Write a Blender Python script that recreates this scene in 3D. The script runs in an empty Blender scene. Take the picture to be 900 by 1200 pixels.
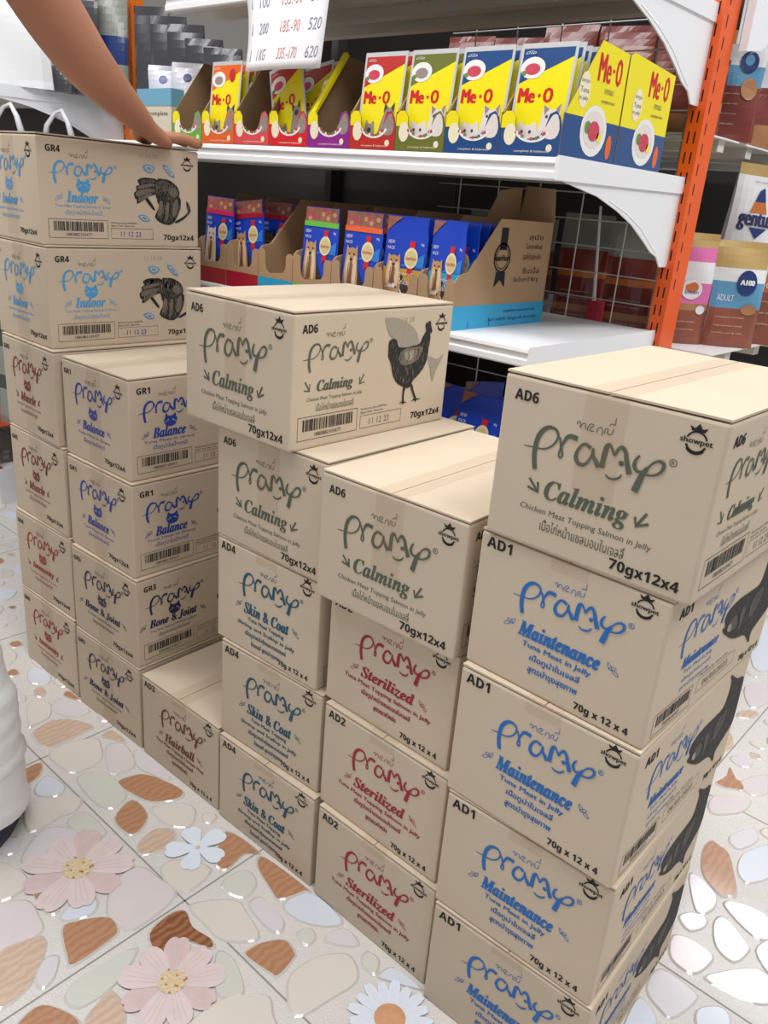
import bpy, bmesh, math, random
from mathutils import Vector, Matrix

# ---------------------------------------------------------------- camera, world, light
SC = bpy.context.scene
COL = SC.collection
LOGO=[{'p':[[0.139,0.592],[0.189,0.596],[0.248,0.605],[0.289,0.648],[0.302,0.702],[0.28,0.733],[0.242,0.726],[0.211,0.678],[0.2,0.611],[0.201,0.541],[0.213,0.472]],'w':[0.002,0.005,0.006,0.007,0.009,0.01,0.015,0.018,0.018,0.018,0.017]},{'p':[[0.311,0.693],[0.326,0.634],[0.335,0.599],[0.327,0.58],[0.317,0.597],[0.329,0.658],[0.344,0.702],[0.364,0.715],[0.395,0.711]],'w':[0.008,0.009,0.007,0.006,0.006,0.008,0.013,0.016,0.017]},{'p':[[0.462,0.681],[0.43,0.694],[0.406,0.656],[0.4,0.608],[0.417,0.579],[0.447,0.584],[0.468,0.633],[0.473,0.685],[0.477,0.645],[0.492,0.62],[0.51,0.59]],'w':[0.014,0.01,0.011,0.015,0.015,0.01,0.008,0.007,0.011,0.016,0.019]},{'p':[[0.525,0.593],[0.525,0.648],[0.53,0.709],[0.542,0.728],[0.557,0.707],[0.57,0.68],[0.58,0.71],[0.598,0.731],[0.616,0.709],[0.629,0.658],[0.648,0.6]],'w':[0.017,0.018,0.017,0.01,0.008,0.008,0.01,0.014,0.014,0.016,0.019]},{'p':[[0.546,0.561],[0.565,0.548],[0.59,0.552],[0.61,0.569],[0.617,0.586]],'w':[0.005,0.007,0.009,0.007,0.005]},{'p':[[0.677,0.714],[0.664,0.686],[0.662,0.653],[0.678,0.629],[0.708,0.641],[0.734,0.689],[0.759,0.711],[0.781,0.702],[0.778,0.666],[0.755,0.635],[0.719,0.622],[0.702,0.624]],'w':[0.007,0.01,0.013,0.01,0.007,0.007,0.01,0.013,0.01,0.008,0.007,0.005]},{'p':[[0.72,0.664],[0.702,0.62],[0.691,0.563],[0.682,0.517]],'w':[0.011,0.018,0.022,0.023]}]
EYE=[0.605,0.645]
ARRL=[[[0.193,0.412],[0.246,0.343]],[[0.189,0.358],[0.246,0.343],[0.238,0.402]]]
ARRR=[[[0.754,0.42],[0.717,0.333]],[[0.707,0.384],[0.717,0.333],[0.769,0.366]]]
CHICKEN=[['ghost',[[0.526,0.904],[0.55,0.911],[0.6,0.905],[0.658,0.876],[0.714,0.828],[0.748,0.773],[0.763,0.719],[0.756,0.667],[0.667,0.666],[0.622,0.719],[0.591,0.752],[0.56,0.783]]],['ghost',[[0.845,0.572],[0.914,0.54],[0.958,0.578],[0.932,0.498],[0.912,0.445],[0.891,0.355],[0.868,0.467]]],['dark',[[0.561,0.675],[0.561,0.726],[0.579,0.748],[0.608,0.74],[0.63,0.682],[0.679,0.669],[0.718,0.675],[0.77,0.688],[0.793,0.747],[0.811,0.79],[0.803,0.821],[0.809,0.855],[0.82,0.845],[0.824,0.864],[0.838,0.856],[0.844,0.825],[0.855,0.786],[0.849,0.761],[0.84,0.772],[0.846,0.734],[0.845,0.696],[0.84,0.635],[0.836,0.55],[0.808,0.468],[0.752,0.394],[0.723,0.337],[0.688,0.348],[0.633,0.396],[0.602,0.469],[0.585,0.554],[0.564,0.609]]],['mid',[[0.634,0.607],[0.674,0.659],[0.732,0.663],[0.786,0.664],[0.796,0.625],[0.764,0.56],[0.709,0.529],[0.656,0.537]]],['ghost',[[0.67,0.617],[0.714,0.645],[0.754,0.634],[0.744,0.593],[0.7,0.561]]],['dark',[[0.684,0.353],[0.699,0.35],[0.692,0.292],[0.694,0.221],[0.684,0.223],[0.681,0.294]]],['dark',[[0.731,0.356],[0.744,0.361],[0.762,0.295],[0.783,0.235],[0.772,0.229],[0.748,0.298]]],['dark',[[0.658,0.216],[0.686,0.234],[0.718,0.212],[0.697,0.217],[0.688,0.205],[0.681,0.221]]],['dark',[[0.749,0.215],[0.772,0.237],[0.82,0.223],[0.79,0.221],[0.78,0.204],[0.77,0.222]]]]
SHRIMP=[['dark',[[0.561,0.522],[0.577,0.551],[0.576,0.593],[0.597,0.608],[0.586,0.648],[0.617,0.677],[0.665,0.68],[0.714,0.664],[0.712,0.539],[0.661,0.501],[0.583,0.422],[0.578,0.46],[0.566,0.477]]],['dark',[[0.714,0.671],[0.752,0.682],[0.795,0.674],[0.845,0.625],[0.866,0.557],[0.852,0.471],[0.805,0.453],[0.723,0.467],[0.702,0.538]]],['dark',[[0.711,0.475],[0.773,0.449],[0.814,0.486],[0.866,0.51],[0.872,0.416],[0.841,0.289],[0.798,0.228],[0.738,0.242],[0.697,0.291],[0.705,0.343],[0.724,0.411]]],['dark',[[0.834,0.265],[0.89,0.316],[0.921,0.369],[0.914,0.426],[0.914,0.478],[0.934,0.436],[0.943,0.385],[0.933,0.351],[0.887,0.283],[0.841,0.247]]],['dark',[[0.63,0.475],[0.649,0.486],[0.694,0.385],[0.683,0.373]]],['mid',[[0.59,0.595],[0.664,0.625],[0.703,0.619],[0.664,0.596],[0.596,0.57]]],['mid',[[0.579,0.543],[0.651,0.573],[0.7,0.566],[0.65,0.532],[0.582,0.492]]],['mid',[[0.593,0.475],[0.662,0.53],[0.677,0.521],[0.596,0.444]]],['mid',[[0.616,0.659],[0.677,0.667],[0.699,0.648],[0.622,0.631]]],['mid',[[0.726,0.651],[0.776,0.661],[0.807,0.621],[0.787,0.567],[0.743,0.571],[0.725,0.605]]],['mid',[[0.794,0.586],[0.832,0.6],[0.853,0.546],[0.831,0.506],[0.797,0.531]]],['mid',[[0.729,0.458],[0.75,0.447],[0.743,0.337],[0.718,0.316],[0.715,0.363]]],['mid',[[0.773,0.434],[0.793,0.446],[0.783,0.303],[0.763,0.282]]],['mid',[[0.831,0.478],[0.852,0.48],[0.849,0.366],[0.819,0.306],[0.812,0.363]]],['line',[[0.62,0.79],[0.656,0.807],[0.698,0.783],[0.681,0.736],[0.648,0.735]]],['line',[[0.751,0.813],[0.785,0.807],[0.834,0.71],[0.796,0.724]]],['line',[[0.583,0.304],[0.626,0.317],[0.664,0.264],[0.618,0.25]]]]
FISH=[['dark',[[0.495,0.491],[0.516,0.501],[0.495,0.56],[0.519,0.623],[0.605,0.652],[0.709,0.649],[0.792,0.658],[0.815,0.754],[0.813,0.843],[0.783,0.932],[0.878,0.832],[0.967,0.778],[0.982,0.64],[0.989,0.486],[0.979,0.362],[0.893,0.287],[0.84,0.242],[0.843,0.148],[0.767,0.263],[0.669,0.307],[0.605,0.351],[0.518,0.445]]],['mid',[[0.573,0.525],[0.614,0.522],[0.635,0.432],[0.595,0.417],[0.559,0.486]]],['mid',[[0.648,0.544],[0.694,0.529],[0.686,0.421],[0.669,0.373]]],['mid',[[0.74,0.551],[0.842,0.607],[0.832,0.471],[0.767,0.401]]],['ghost',[[0.543,0.492],[0.572,0.483],[0.577,0.425],[0.542,0.45]]]]
STONES=[['tan',[[0.387,-0.245],[0.369,-0.213],[0.369,-0.181],[0.397,-0.149],[0.449,-0.129],[0.458,-0.16],[0.456,-0.243]]],['lilac',[[0.312,-0.16],[0.304,-0.128],[0.37,-0.106],[0.397,-0.109],[0.393,-0.142],[0.344,-0.17]]],['blue',[[0.137,-0.13],[0.14,-0.107],[0.201,-0.103],[0.226,-0.126],[0.189,-0.155]]],['tan',[[0.224,-0.158],[0.224,-0.139],[0.258,-0.144],[0.268,-0.164],[0.25,-0.171]]],['cream',[[0.267,-0.194],[0.298,-0.158],[0.352,-0.183],[0.361,-0.227],[0.353,-0.236]]],['wood',[[0.286,-0.118],[0.285,-0.101],[0.343,-0.101],[0.308,-0.12]]],['tan',[[0.492,-0.138],[0.488,-0.106],[0.552,-0.107],[0.515,-0.128]]],['cream',[[0.478,-0.253],[0.465,-0.213],[0.487,-0.149],[0.528,-0.154],[0.571,-0.183],[0.57,-0.239],[0.541,-0.253]]],['pink',[[0.528,-0.144],[0.552,-0.112],[0.62,-0.129],[0.635,-0.15],[0.625,-0.188],[0.584,-0.178]]],['lilac',[[0.584,-0.111],[0.61,-0.102],[0.711,-0.102],[0.706,-0.117],[0.669,-0.13],[0.632,-0.134]]],['wood',[[0.648,-0.194],[0.662,-0.14],[0.72,-0.115],[0.768,-0.107],[0.78,-0.129],[0.751,-0.175],[0.696,-0.192]]],['green',[[0.585,-0.248],[0.589,-0.21],[0.624,-0.19],[0.698,-0.197],[0.716,-0.24],[0.674,-0.258]]],['wood',[[0.74,-0.254],[0.715,-0.197],[0.774,-0.197],[0.804,-0.231],[0.8,-0.257]]],['tan',[[0.83,-0.258],[0.817,-0.21],[0.848,-0.184],[0.877,-0.214],[0.861,-0.267]]],['cream',[[0.761,-0.185],[0.795,-0.128],[0.831,-0.123],[0.859,-0.158],[0.826,-0.187]]],['wood',[[0.965,-0.179],[0.913,-0.113],[1.006,-0.101],[0.988,-0.126],[0.995,-0.176]]],['cream',[[0.909,-0.261],[0.912,-0.224],[0.975,-0.191],[0.99,-0.252],[0.961,-0.272]]],['blue',[[0.556,-0.323],[0.537,-0.283],[0.594,-0.274],[0.61,-0.3],[0.585,-0.328]]],['wood',[[0.492,-0.32],[0.489,-0.273],[0.528,-0.296],[0.541,-0.34]]],['cream',[[0.603,-0.369],[0.606,-0.345],[0.64,-0.268],[0.673,-0.293],[0.669,-0.324],[0.668,-0.388]]],['green',[[0.687,-0.324],[0.682,-0.284],[0.758,-0.279],[0.769,-0.299],[0.745,-0.319]]],['lilac',[[0.715,-0.427],[0.676,-0.367],[0.701,-0.328],[0.74,-0.323],[0.752,-0.393],[0.751,-0.429]]],['wood',[[0.787,-0.444],[0.801,-0.418],[0.87,-0.433],[0.869,-0.453],[0.823,-0.453]]],['blue',[[0.882,-0.44],[0.872,-0.396],[0.896,-0.376],[0.918,-0.398],[0.902,-0.439]]],['pink',[[0.915,-0.372],[0.878,-0.337],[0.877,-0.284],[0.93,-0.272],[0.983,-0.275],[0.994,-0.368],[0.945,-0.384]]],['wood',[[0.908,-0.451],[0.911,-0.424],[0.941,-0.381],[0.974,-0.382],[0.986,-0.402],[0.988,-0.474],[0.967,-0.474]]],['cream',[[0.694,-0.467],[0.75,-0.44],[0.79,-0.451],[0.781,-0.506]]],['pink',[[0.791,-0.511],[0.812,-0.464],[0.855,-0.463],[0.895,-0.478],[0.883,-0.552]]],['tan',[[0.883,-0.552],[0.893,-0.488],[0.912,-0.478],[0.939,-0.495],[0.976,-0.539],[0.975,-0.593]]],['lilac',[[0.965,-0.526],[0.942,-0.496],[0.955,-0.478],[0.987,-0.503],[0.992,-0.527]]],['green',[[1.023,-0.506],[1.011,-0.467],[1.026,-0.379],[1.061,-0.436],[1.063,-0.496],[1.044,-0.512]]],['darkwood',[[1.016,-0.357],[1.004,-0.308],[1.018,-0.281],[1.056,-0.292],[1.1,-0.284],[1.115,-0.296],[1.063,-0.323],[1.063,-0.367]]],['green',[[1.123,-0.296],[1.146,-0.281],[1.196,-0.297],[1.216,-0.317],[1.184,-0.342]]],['cream',[[1.207,-0.423],[1.192,-0.395],[1.199,-0.334],[1.24,-0.285],[1.272,-0.299],[1.303,-0.326]]],['tan',[[1.092,-0.518],[1.062,-0.458],[1.094,-0.45],[1.136,-0.473]]],['wood',[[1.018,-0.579],[1.014,-0.538],[1.07,-0.511],[1.093,-0.524],[1.035,-0.583]]],['green',[[1.018,-0.208],[1.008,-0.172],[1.022,-0.146],[1.052,-0.149],[1.07,-0.175],[1.062,-0.199]]],['wood',[[1.023,-0.128],[1.016,-0.103],[1.133,-0.095],[1.133,-0.103],[1.115,-0.15],[1.089,-0.148]]],['cream',[[1.012,-0.27],[1.058,-0.206],[1.1,-0.209],[1.142,-0.219],[1.151,-0.236],[1.114,-0.274],[1.068,-0.277]]],['lilac',[[1.084,-0.197],[1.083,-0.17],[1.118,-0.168],[1.154,-0.173],[1.169,-0.192],[1.149,-0.205]]],['blue',[[1.124,-0.152],[1.141,-0.097],[1.225,-0.099],[1.215,-0.129],[1.17,-0.156]]],['wood',[[1.153,-0.26],[1.159,-0.228],[1.183,-0.196],[1.216,-0.201],[1.223,-0.212],[1.23,-0.252],[1.213,-0.259],[1.164,-0.267]]],['cream',[[1.245,-0.249],[1.237,-0.217],[1.247,-0.175],[1.273,-0.142],[1.301,-0.144],[1.324,-0.168],[1.316,-0.222],[1.306,-0.271],[1.286,-0.28]]],['green',[[1.185,-0.175],[1.197,-0.149],[1.219,-0.159],[1.216,-0.182]]],['lilac',[[1.227,-0.151],[1.23,-0.115],[1.253,-0.105],[1.28,-0.116],[1.256,-0.141]]],['green',[[1.296,-0.131],[1.296,-0.112],[1.322,-0.111],[1.336,-0.138],[1.315,-0.142]]],['blue',[[1.337,-0.137],[1.347,-0.104],[1.407,-0.101],[1.399,-0.109],[1.362,-0.129]]],['wood',[[1.616,0.515],[1.604,0.561],[1.608,0.592],[1.624,0.59],[1.652,0.578],[1.7,0.487],[1.691,0.464],[1.676,0.455],[1.636,0.48]]],['blue',[[1.67,0.572],[1.673,0.616],[1.707,0.675],[1.734,0.59],[1.707,0.528],[1.683,0.536]]],['lilac',[[1.63,0.627],[1.657,0.696],[1.679,0.665],[1.658,0.604]]],['lilac',[[1.613,0.462],[1.631,0.474],[1.673,0.452],[1.682,0.41],[1.661,0.382]]],['blue',[[1.64,0.348],[1.655,0.379],[1.681,0.385],[1.687,0.361],[1.669,0.33]]],['blue',[[1.692,0.384],[1.702,0.413],[1.754,0.384],[1.764,0.366],[1.753,0.323],[1.716,0.333]]],['lilac',[[1.69,0.437],[1.704,0.465],[1.761,0.474],[1.786,0.428],[1.757,0.405]]],['pink',[[1.65,0.299],[1.674,0.318],[1.719,0.315],[1.724,0.287],[1.71,0.247],[1.668,0.251]]],['cream',[[1.727,0.254],[1.74,0.288],[1.782,0.342],[1.814,0.339],[1.829,0.294],[1.793,0.263]]],['lilac',[[1.664,0.164],[1.664,0.221],[1.728,0.22],[1.734,0.197],[1.721,0.146],[1.7,0.143]]],['blue',[[1.74,0.189],[1.764,0.223],[1.784,0.22],[1.792,0.191],[1.757,0.156]]],['lilac',[[1.769,0.378],[1.786,0.428],[1.813,0.343]]],['blue',[[1.668,0.074],[1.663,0.144],[1.698,0.132],[1.709,0.108],[1.677,0.075]]],['wood',[[1.542,0.78],[1.551,0.822],[1.545,0.866],[1.571,0.834],[1.587,0.829],[1.602,0.803],[1.583,0.788],[1.563,0.776]]],['pink',[[1.557,0.704],[1.567,0.754],[1.622,0.784],[1.624,0.727],[1.58,0.67]]],['pink',[[1.58,0.822],[1.619,0.908],[1.642,0.837],[1.617,0.799]]],['tan',[[1.495,0.986],[1.499,1.003],[1.521,0.952],[1.51,0.903]]],['tan',[[1.479,1.088],[1.48,1.132],[1.515,1.158],[1.514,1.114]]],['blue',[[1.348,1.577],[1.366,1.681],[1.461,1.427],[1.422,1.381]]],['pink',[[1.442,1.255],[1.489,1.341],[1.519,1.249],[1.492,1.16]]]]
FLOWERS=[['white',[0.915,-0.181],[0.059,0.057]],['pink',[0.81,-0.368],[0.083,0.108]],['pink',[1.12,-0.379],[0.084,0.079]],['daisy',[1.403,-0.178],[0.064,0.067]]]
BOXES={'A6':[0.0154,-0.0742,-0.0294,0.0071,1.0369,1],'A5':[0.0286,-0.0765,-0.0232,0.0069,0.8287,1],'A4':[0.0478,-0.0837,-0.0364,0.0083,0.6203,1],'A3':[0.0602,-0.0887,-0.0087,0.007,0.4121,1],'A2':[0.0694,-0.0974,0.0253,-0.0123,0.2079,1],'A1':[0.0752,-0.0997,0.0091,0.0055,0.0,1],'B4':[0.3125,-0.0815,0.0008,0.0023,0.6149,1],'B3':[0.3235,-0.0879,0.0013,-0.0045,0.4091,1],'B2':[0.3341,-0.0968,0.0211,0.0011,0.2021,1],'B1':[0.3378,-0.1003,0.0264,-0.0224,0.0,1],'N1':[0.6007,-0.0954,0.0166,-0.0056,0.0,2],'C5':[0.7692,-0.0953,-0.005,0.0323,0.804,0],'C4':[0.8387,-0.0808,0.0092,-0.0183,0.601,0],'C3':[0.8422,-0.0818,0.0245,0.0134,0.3984,2],'C2':[0.8607,-0.0863,0.0419,0.0078,0.1968,2],'C1':[0.8691,-0.0957,0.0235,-0.0158,0.0,2],'D4':[1.1154,-0.1014,0.0234,-0.0038,0.5966,0],'D3':[1.12,-0.071,-0.0129,-0.0081,0.3982,2],'D2':[1.1332,-0.0832,-0.0074,-0.0039,0.199,2],'D1':[1.1428,-0.0934,-0.0021,-0.0047,0.0,2],'E5':[1.4075,-0.0932,-0.007,-0.0117,0.802,0],'E4':[1.3994,-0.0998,-0.0235,-0.0288,0.6078,2],'E3':[1.4025,-0.104,-0.003,0.0234,0.4031,2],'E2':[1.4083,-0.1059,0.0294,0.0207,0.199,2],'E1':[1.4136,-0.1103,0.0407,-0.0049,0.0,2]}
DIMS=[[0.2655,0.3774,0.2068],[0.2495,0.3708,0.2067],[0.2581,0.3704,0.2]]
CAM=[1.92853, -0.91187, 1.18263, 0.70417, -0.36745, 0.08419, 959.57707]
THAI=[[[0.371, 0.787], [0.374, 0.807], [0.386, 0.808], [0.388, 0.772], [0.399, 0.804], [0.411, 0.804], [0.416, 0.77]], [[0.424, 0.764], [0.427, 0.798], [0.441, 0.817], [0.452, 0.806], [0.44, 0.791], [0.436, 0.768], [0.457, 0.772]], [[0.468, 0.766], [0.473, 0.797], [0.486, 0.809], [0.495, 0.791], [0.494, 0.757]], [[0.506, 0.772], [0.506, 0.805], [0.519, 0.811], [0.519, 0.778], [0.538, 0.78], [0.544, 0.82]], [[0.522, 0.834], [0.532, 0.851], [0.546, 0.847], [0.548, 0.869]], [[0.548, 0.896], [0.546, 0.874]]]


def make_camera():
    cx, cy, cz, yaw, pitch, roll, f = CAM
    fw = Vector((-math.cos(pitch) * math.sin(yaw), math.cos(pitch) * math.cos(yaw), math.sin(pitch)))
    r = Vector((math.cos(yaw), math.sin(yaw), 0))
    u = r.cross(fw)
    r2 = math.cos(roll) * r + math.sin(roll) * u
    u2 = -math.sin(roll) * r + math.cos(roll) * u
    cam = bpy.data.cameras.new('camera')
    cam.sensor_fit = 'VERTICAL'
    cam.sensor_height = 36.0
    cam.lens = 36.0 * f / 1200.0
    cam.clip_start = 0.05
    o = bpy.data.objects.new('camera', cam)
    COL.objects.link(o)
    m = Matrix((r2, u2, -fw)).transposed().to_4x4()
    m.translation = Vector((cx, cy, cz))
    o.matrix_world = m
    SC.camera = o
make_camera()

W_ = bpy.data.worlds.new('shop_world')
SC.world = W_
W_.use_nodes = True
W_.node_tree.nodes['Background'].inputs[0].default_value = (0.93, 0.96, 1.0, 1)
W_.node_tree.nodes['Background'].inputs[1].default_value = 0.40

def area(name, loc, sx, sy, power, rot=(0, 0, 0), col=(0.99, 0.99, 1.0)):
    l = bpy.data.lights.new(name, 'AREA')
    l.shape = 'RECTANGLE'; l.size = sx; l.size_y = sy; l.energy = power; l.color = col
    o = bpy.data.objects.new(name, l); COL.objects.link(o)
    o.location = loc; o.rotation_euler = rot
    return o
area('ceiling_tube_light', (1.3, -0.5, 3.1), 3.4, 0.6, 66)
area('ceiling_tube_light', (2.7, 2.2, 3.1), 0.9, 2.6, 74)
area('ceiling_tube_light', (-0.6, -1.3, 3.1), 2.4, 0.5, 42)
area('ceiling_tube_light', (1.5, 3.7, 3.1), 1.6, 0.9, 42)

SC.view_settings.view_transform = 'Standard'
SC.view_settings.look = 'None'
SC.view_settings.gamma = 1.0
SC.view_settings.use_curve_mapping = False
SC.view_settings.exposure = 0.0

# ---------------------------------------------------------------- materials
def lin(c):
    return tuple((x / 255 / 12.92) if x / 255 <= 0.04045 else ((x / 255 + 0.055) / 1.055) ** 2.4 for x in c)
MATS = {}
def mat(name, rgb, rough=0.5, metal=0.0, spec=0.5, bump=0.0, bscale=60.0, var=0.0, vscale=8.0, alpha=1.0, rand=0.0, coat=0.0):
    if name in MATS: return MATS[name]
    m = bpy.data.materials.new(name); m.use_nodes = True
    nt = m.node_tree; N = nt.nodes; L = nt.links
    p = N['Principled BSDF']
    c = lin(rgb)
    p.inputs['Base Color'].default_value = (*c, 1)
    p.inputs['Roughness'].default_value = rough
    p.inputs['Metallic'].default_value = metal
    p.inputs['Specular IOR Level'].default_value = spec
    p.inputs['Alpha'].default_value = alpha
    p.inputs['Coat Weight'].default_value = coat
    p.inputs['Coat Roughness'].default_value = 0.08
    tc = N.new('ShaderNodeTexCoord')
    if var or rand:
        hsv = N.new('ShaderNodeHueSaturation'); hsv.inputs['Color'].default_value = (*c, 1)
        add = N.new('ShaderNodeMath'); add.operation = 'ADD'; add.inputs[0].default_value = 1.0; add.inputs[1].default_value = 0.0
        if var:
            n = N.new('ShaderNodeTexNoise'); n.inputs['Scale'].default_value = vscale; n.inputs['Detail'].default_value = 4
            L.new(tc.outputs['Object'], n.inputs['Vector'])
            mr = N.new('ShaderNodeMapRange'); mr.inputs['To Min'].default_value = 1 - var; mr.inputs['To Max'].default_value = 1 + var
            L.new(n.outputs['Fac'], mr.inputs['Value']); L.new(mr.outputs[0], add.inputs[0])
        if rand:
            oi = N.new('ShaderNodeObjectInfo')
            mr2 = N.new('ShaderNodeMapRange'); mr2.inputs['To Min'].default_value = -rand; mr2.inputs['To Max'].default_value = rand
            L.new(oi.outputs['Random'], mr2.inputs['Value']); L.new(mr2.outputs[0], add.inputs[1])
        L.new(add.outputs[0], hsv.inputs['Value'])
        L.new(hsv.outputs[0], p.inputs['Base Color'])
    if bump:
        n2 = N.new('ShaderNodeTexNoise'); n2.inputs['Scale'].default_value = bscale; n2.inputs['Detail'].default_value = 3
        L.new(tc.outputs['Object'], n2.inputs['Vector'])
        b = N.new('ShaderNodeBump'); b.inputs['Strength'].default_value = bump; b.inputs['Distance'].default_value = 0.004
        L.new(n2.outputs['Fac'], b.inputs['Height']); L.new(b.outputs[0], p.inputs['Normal'])
    MATS[name] = m
    return m

def wood_mat(name, a, b, rough=0.3):
    m = mat(name, a, rough, coat=0.4)
    nt = m.node_tree; N = nt.nodes; L = nt.links
    tc = N.new('ShaderNodeTexCoord'); w = N.new('ShaderNodeTexWave')
    w.inputs['Scale'].default_value = 22; w.inputs['Distortion'].default_value = 6; w.inputs['Detail'].default_value = 4; w.inputs['Detail Scale'].default_value = 1.6
    L.new(tc.outputs['Object'], w.inputs['Vector'])
    mx = N.new('ShaderNodeMix'); mx.data_type = 'RGBA'
    mx.inputs['A'].default_value = (*lin(a), 1); mx.inputs['B'].default_value = (*lin(b), 1)
    L.new(w.outputs['Fac'], mx.inputs['Factor']); L.new(mx.outputs['Result'], N['Principled BSDF'].inputs['Base Color'])
    return m

KRAFT = mat('kraft_cardboard', (205, 188, 165), 0.82, spec=0.25, bump=0.05, bscale=35, var=0.05, vscale=9, rand=0.035)
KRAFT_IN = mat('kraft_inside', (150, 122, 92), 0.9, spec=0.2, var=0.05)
KRAFT_D = mat('kraft_display', (178, 146, 112), 0.85, spec=0.2, var=0.04)
TAPE = mat('packing_tape', (176, 144, 104), 0.26, alpha=0.10, bump=0.1, bscale=40)
BLACK = mat('ink_black', (22, 20, 20), 0.7)
WHITE = mat('white_metal', (232, 233, 235), 0.32, spec=0.5)
SHELFM = mat('white_shelf_metal', (222, 225, 229), 0.22, spec=0.6)
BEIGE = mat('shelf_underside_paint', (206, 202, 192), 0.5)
ORANGE = mat('orange_upright_paint', (226, 88, 20), 0.4, bump=0.06, bscale=90, var=0.06)
SLOT = mat('slot_dark', (16, 12, 10), 0.9)
WIRE = mat('wire_grey', (206, 206, 202), 0.35, metal=0.5)
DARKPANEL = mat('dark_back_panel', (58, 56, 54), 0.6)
PAPER = mat('white_paper', (240, 240, 242), 0.8, bump=0.12, bscale=14)

def shade_smooth(me):
    for p in me.polygons: p.use_smooth = True

# ---------------------------------------------------------------- mesh builder
class MB:
    def __init__(s): s.v = []; s.f = []; s.m = []; s.mats = []
    def mi(s, m):
        if m not in s.mats: s.mats.append(m)
        return s.mats.index(m)
    def add(s, vs, fs, m):
        o = len(s.v); s.v += [tuple(v) for v in vs]; k = s.mi(m)
        for f in fs: s.f.append(tuple(i + o for i in f)); s.m.append(k)
    def box(s, a, b, m):
        x0, y0, z0 = a; x1, y1, z1 = b
        s.add([(x0, y0, z0), (x1, y0, z0), (x1, y1, z0), (x0, y1, z0), (x0, y0, z1), (x1, y0, z1), (x1, y1, z1), (x0, y1, z1)],
              [(0, 3, 2, 1), (4, 5, 6, 7), (0, 1, 5, 4), (1, 2, 6, 5), (2, 3, 7, 6), (3, 0, 4, 7)], m)
    def prism(s, poly, axis, a, b, m, mcap=None):
        """poly in the two other axes (x: (y,z), y: (x,z), z: (x,y)); extruded from a to b"""
        def P(p, t):
            return (t, p[0], p[1]) if axis == 'x' else (p[0], t, p[1]) if axis == 'y' else (p[0], p[1], t)
        n = len(poly)
        s.add([P(p, a) for p in poly] + [P(p, b) for p in poly],
              [(i, (i + 1) % n, n + (i + 1) % n, n + i) for i in range(n)], m)
        s.add([P(p, a) for p in poly], [tuple(range(n))[::-1]], m)
        s.add([P(p, b) for p in poly], [tuple(range(n))], mcap or m)
    def flat(s, poly, F, m):
        s.add([F(*p) for p in poly], [tuple(range(len(poly)))], m)
    def tube(s, pts, r, m, n=6):
        pts = [Vector(p) for p in pts]; vs = []; fs = []
        for i, p in enumerate(pts):
            d = (pts[min(i + 1, len(pts) - 1)] - pts[max(i - 1, 0)]).normalized()
            a = d.orthogonal().normalized() if i == 0 else (a - d * a.dot(d)).normalized()
            b = d.cross(a); rr = r[i] if isinstance(r, (list, tuple)) else r
            for k in range(n):
                t = 2 * math.pi * k / n; vs.append(p + (a * math.cos(t) + b * math.sin(t)) * rr)
        for i in range(len(pts) - 1):
            for k in range(n):
                fs.append((i * n + k, i * n + (k + 1) % n, (i + 1) * n + (k + 1) % n, (i + 1) * n + k))
        fs.append(tuple(range(n))[::-1]); fs.append(tuple((len(pts) - 1) * n + k for k in range(n)))
        s.add(vs, fs, m)
    def mesh(s, name, smooth=False):
        me = bpy.data.meshes.new(name); me.from_pydata(s.v, [], s.f)
        for m in s.mats: me.materials.append(m)
        me.polygons.foreach_set('material_index', s.m)
        if smooth: shade_smooth(me)
        me.update()
        return me
    def build(s, name, parent=None, smooth=False, loc=None, bevel=0):
        o = bpy.data.objects.new(name, s.mesh(name, smooth)); COL.objects.link(o)
        if parent: o.parent = parent
        if loc: o.location = loc
        if bevel:
            b = o.modifiers.new('Bevel', 'BEVEL'); b.width = bevel; b.segments = 2; b.limit_method = 'ANGLE'
        return o

def put(name, me, parent=None, loc=(0, 0, 0), rz=0):
    o = bpy.data.objects.new(name, me); COL.objects.link(o); o.location = loc; o.rotation_euler = (0, 0, rz)
    if parent: o.parent = parent
    return o
def thing(name, label, cat, loc=(0, 0, 0), rz=0, group=None, rx=0, ry=0):
    o = bpy.data.objects.new(name, None); COL.objects.link(o)
    o.empty_display_size = 0.05
    o.location = loc; o.rotation_euler = (rx, ry, rz)
    return tag(o, label, cat, group)
def tag(o, label, cat, group=None):
    o['label'] = label; o['category'] = cat
    if group: o['group'] = group
    return o
def struct(o):
    o['kind'] = 'structure'; return o
def copy_tree(o, parent=None):
    c = o.copy(); COL.objects.link(c); c.parent = parent
    for ch in list(o.children): copy_tree(ch, c)
    return c

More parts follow.
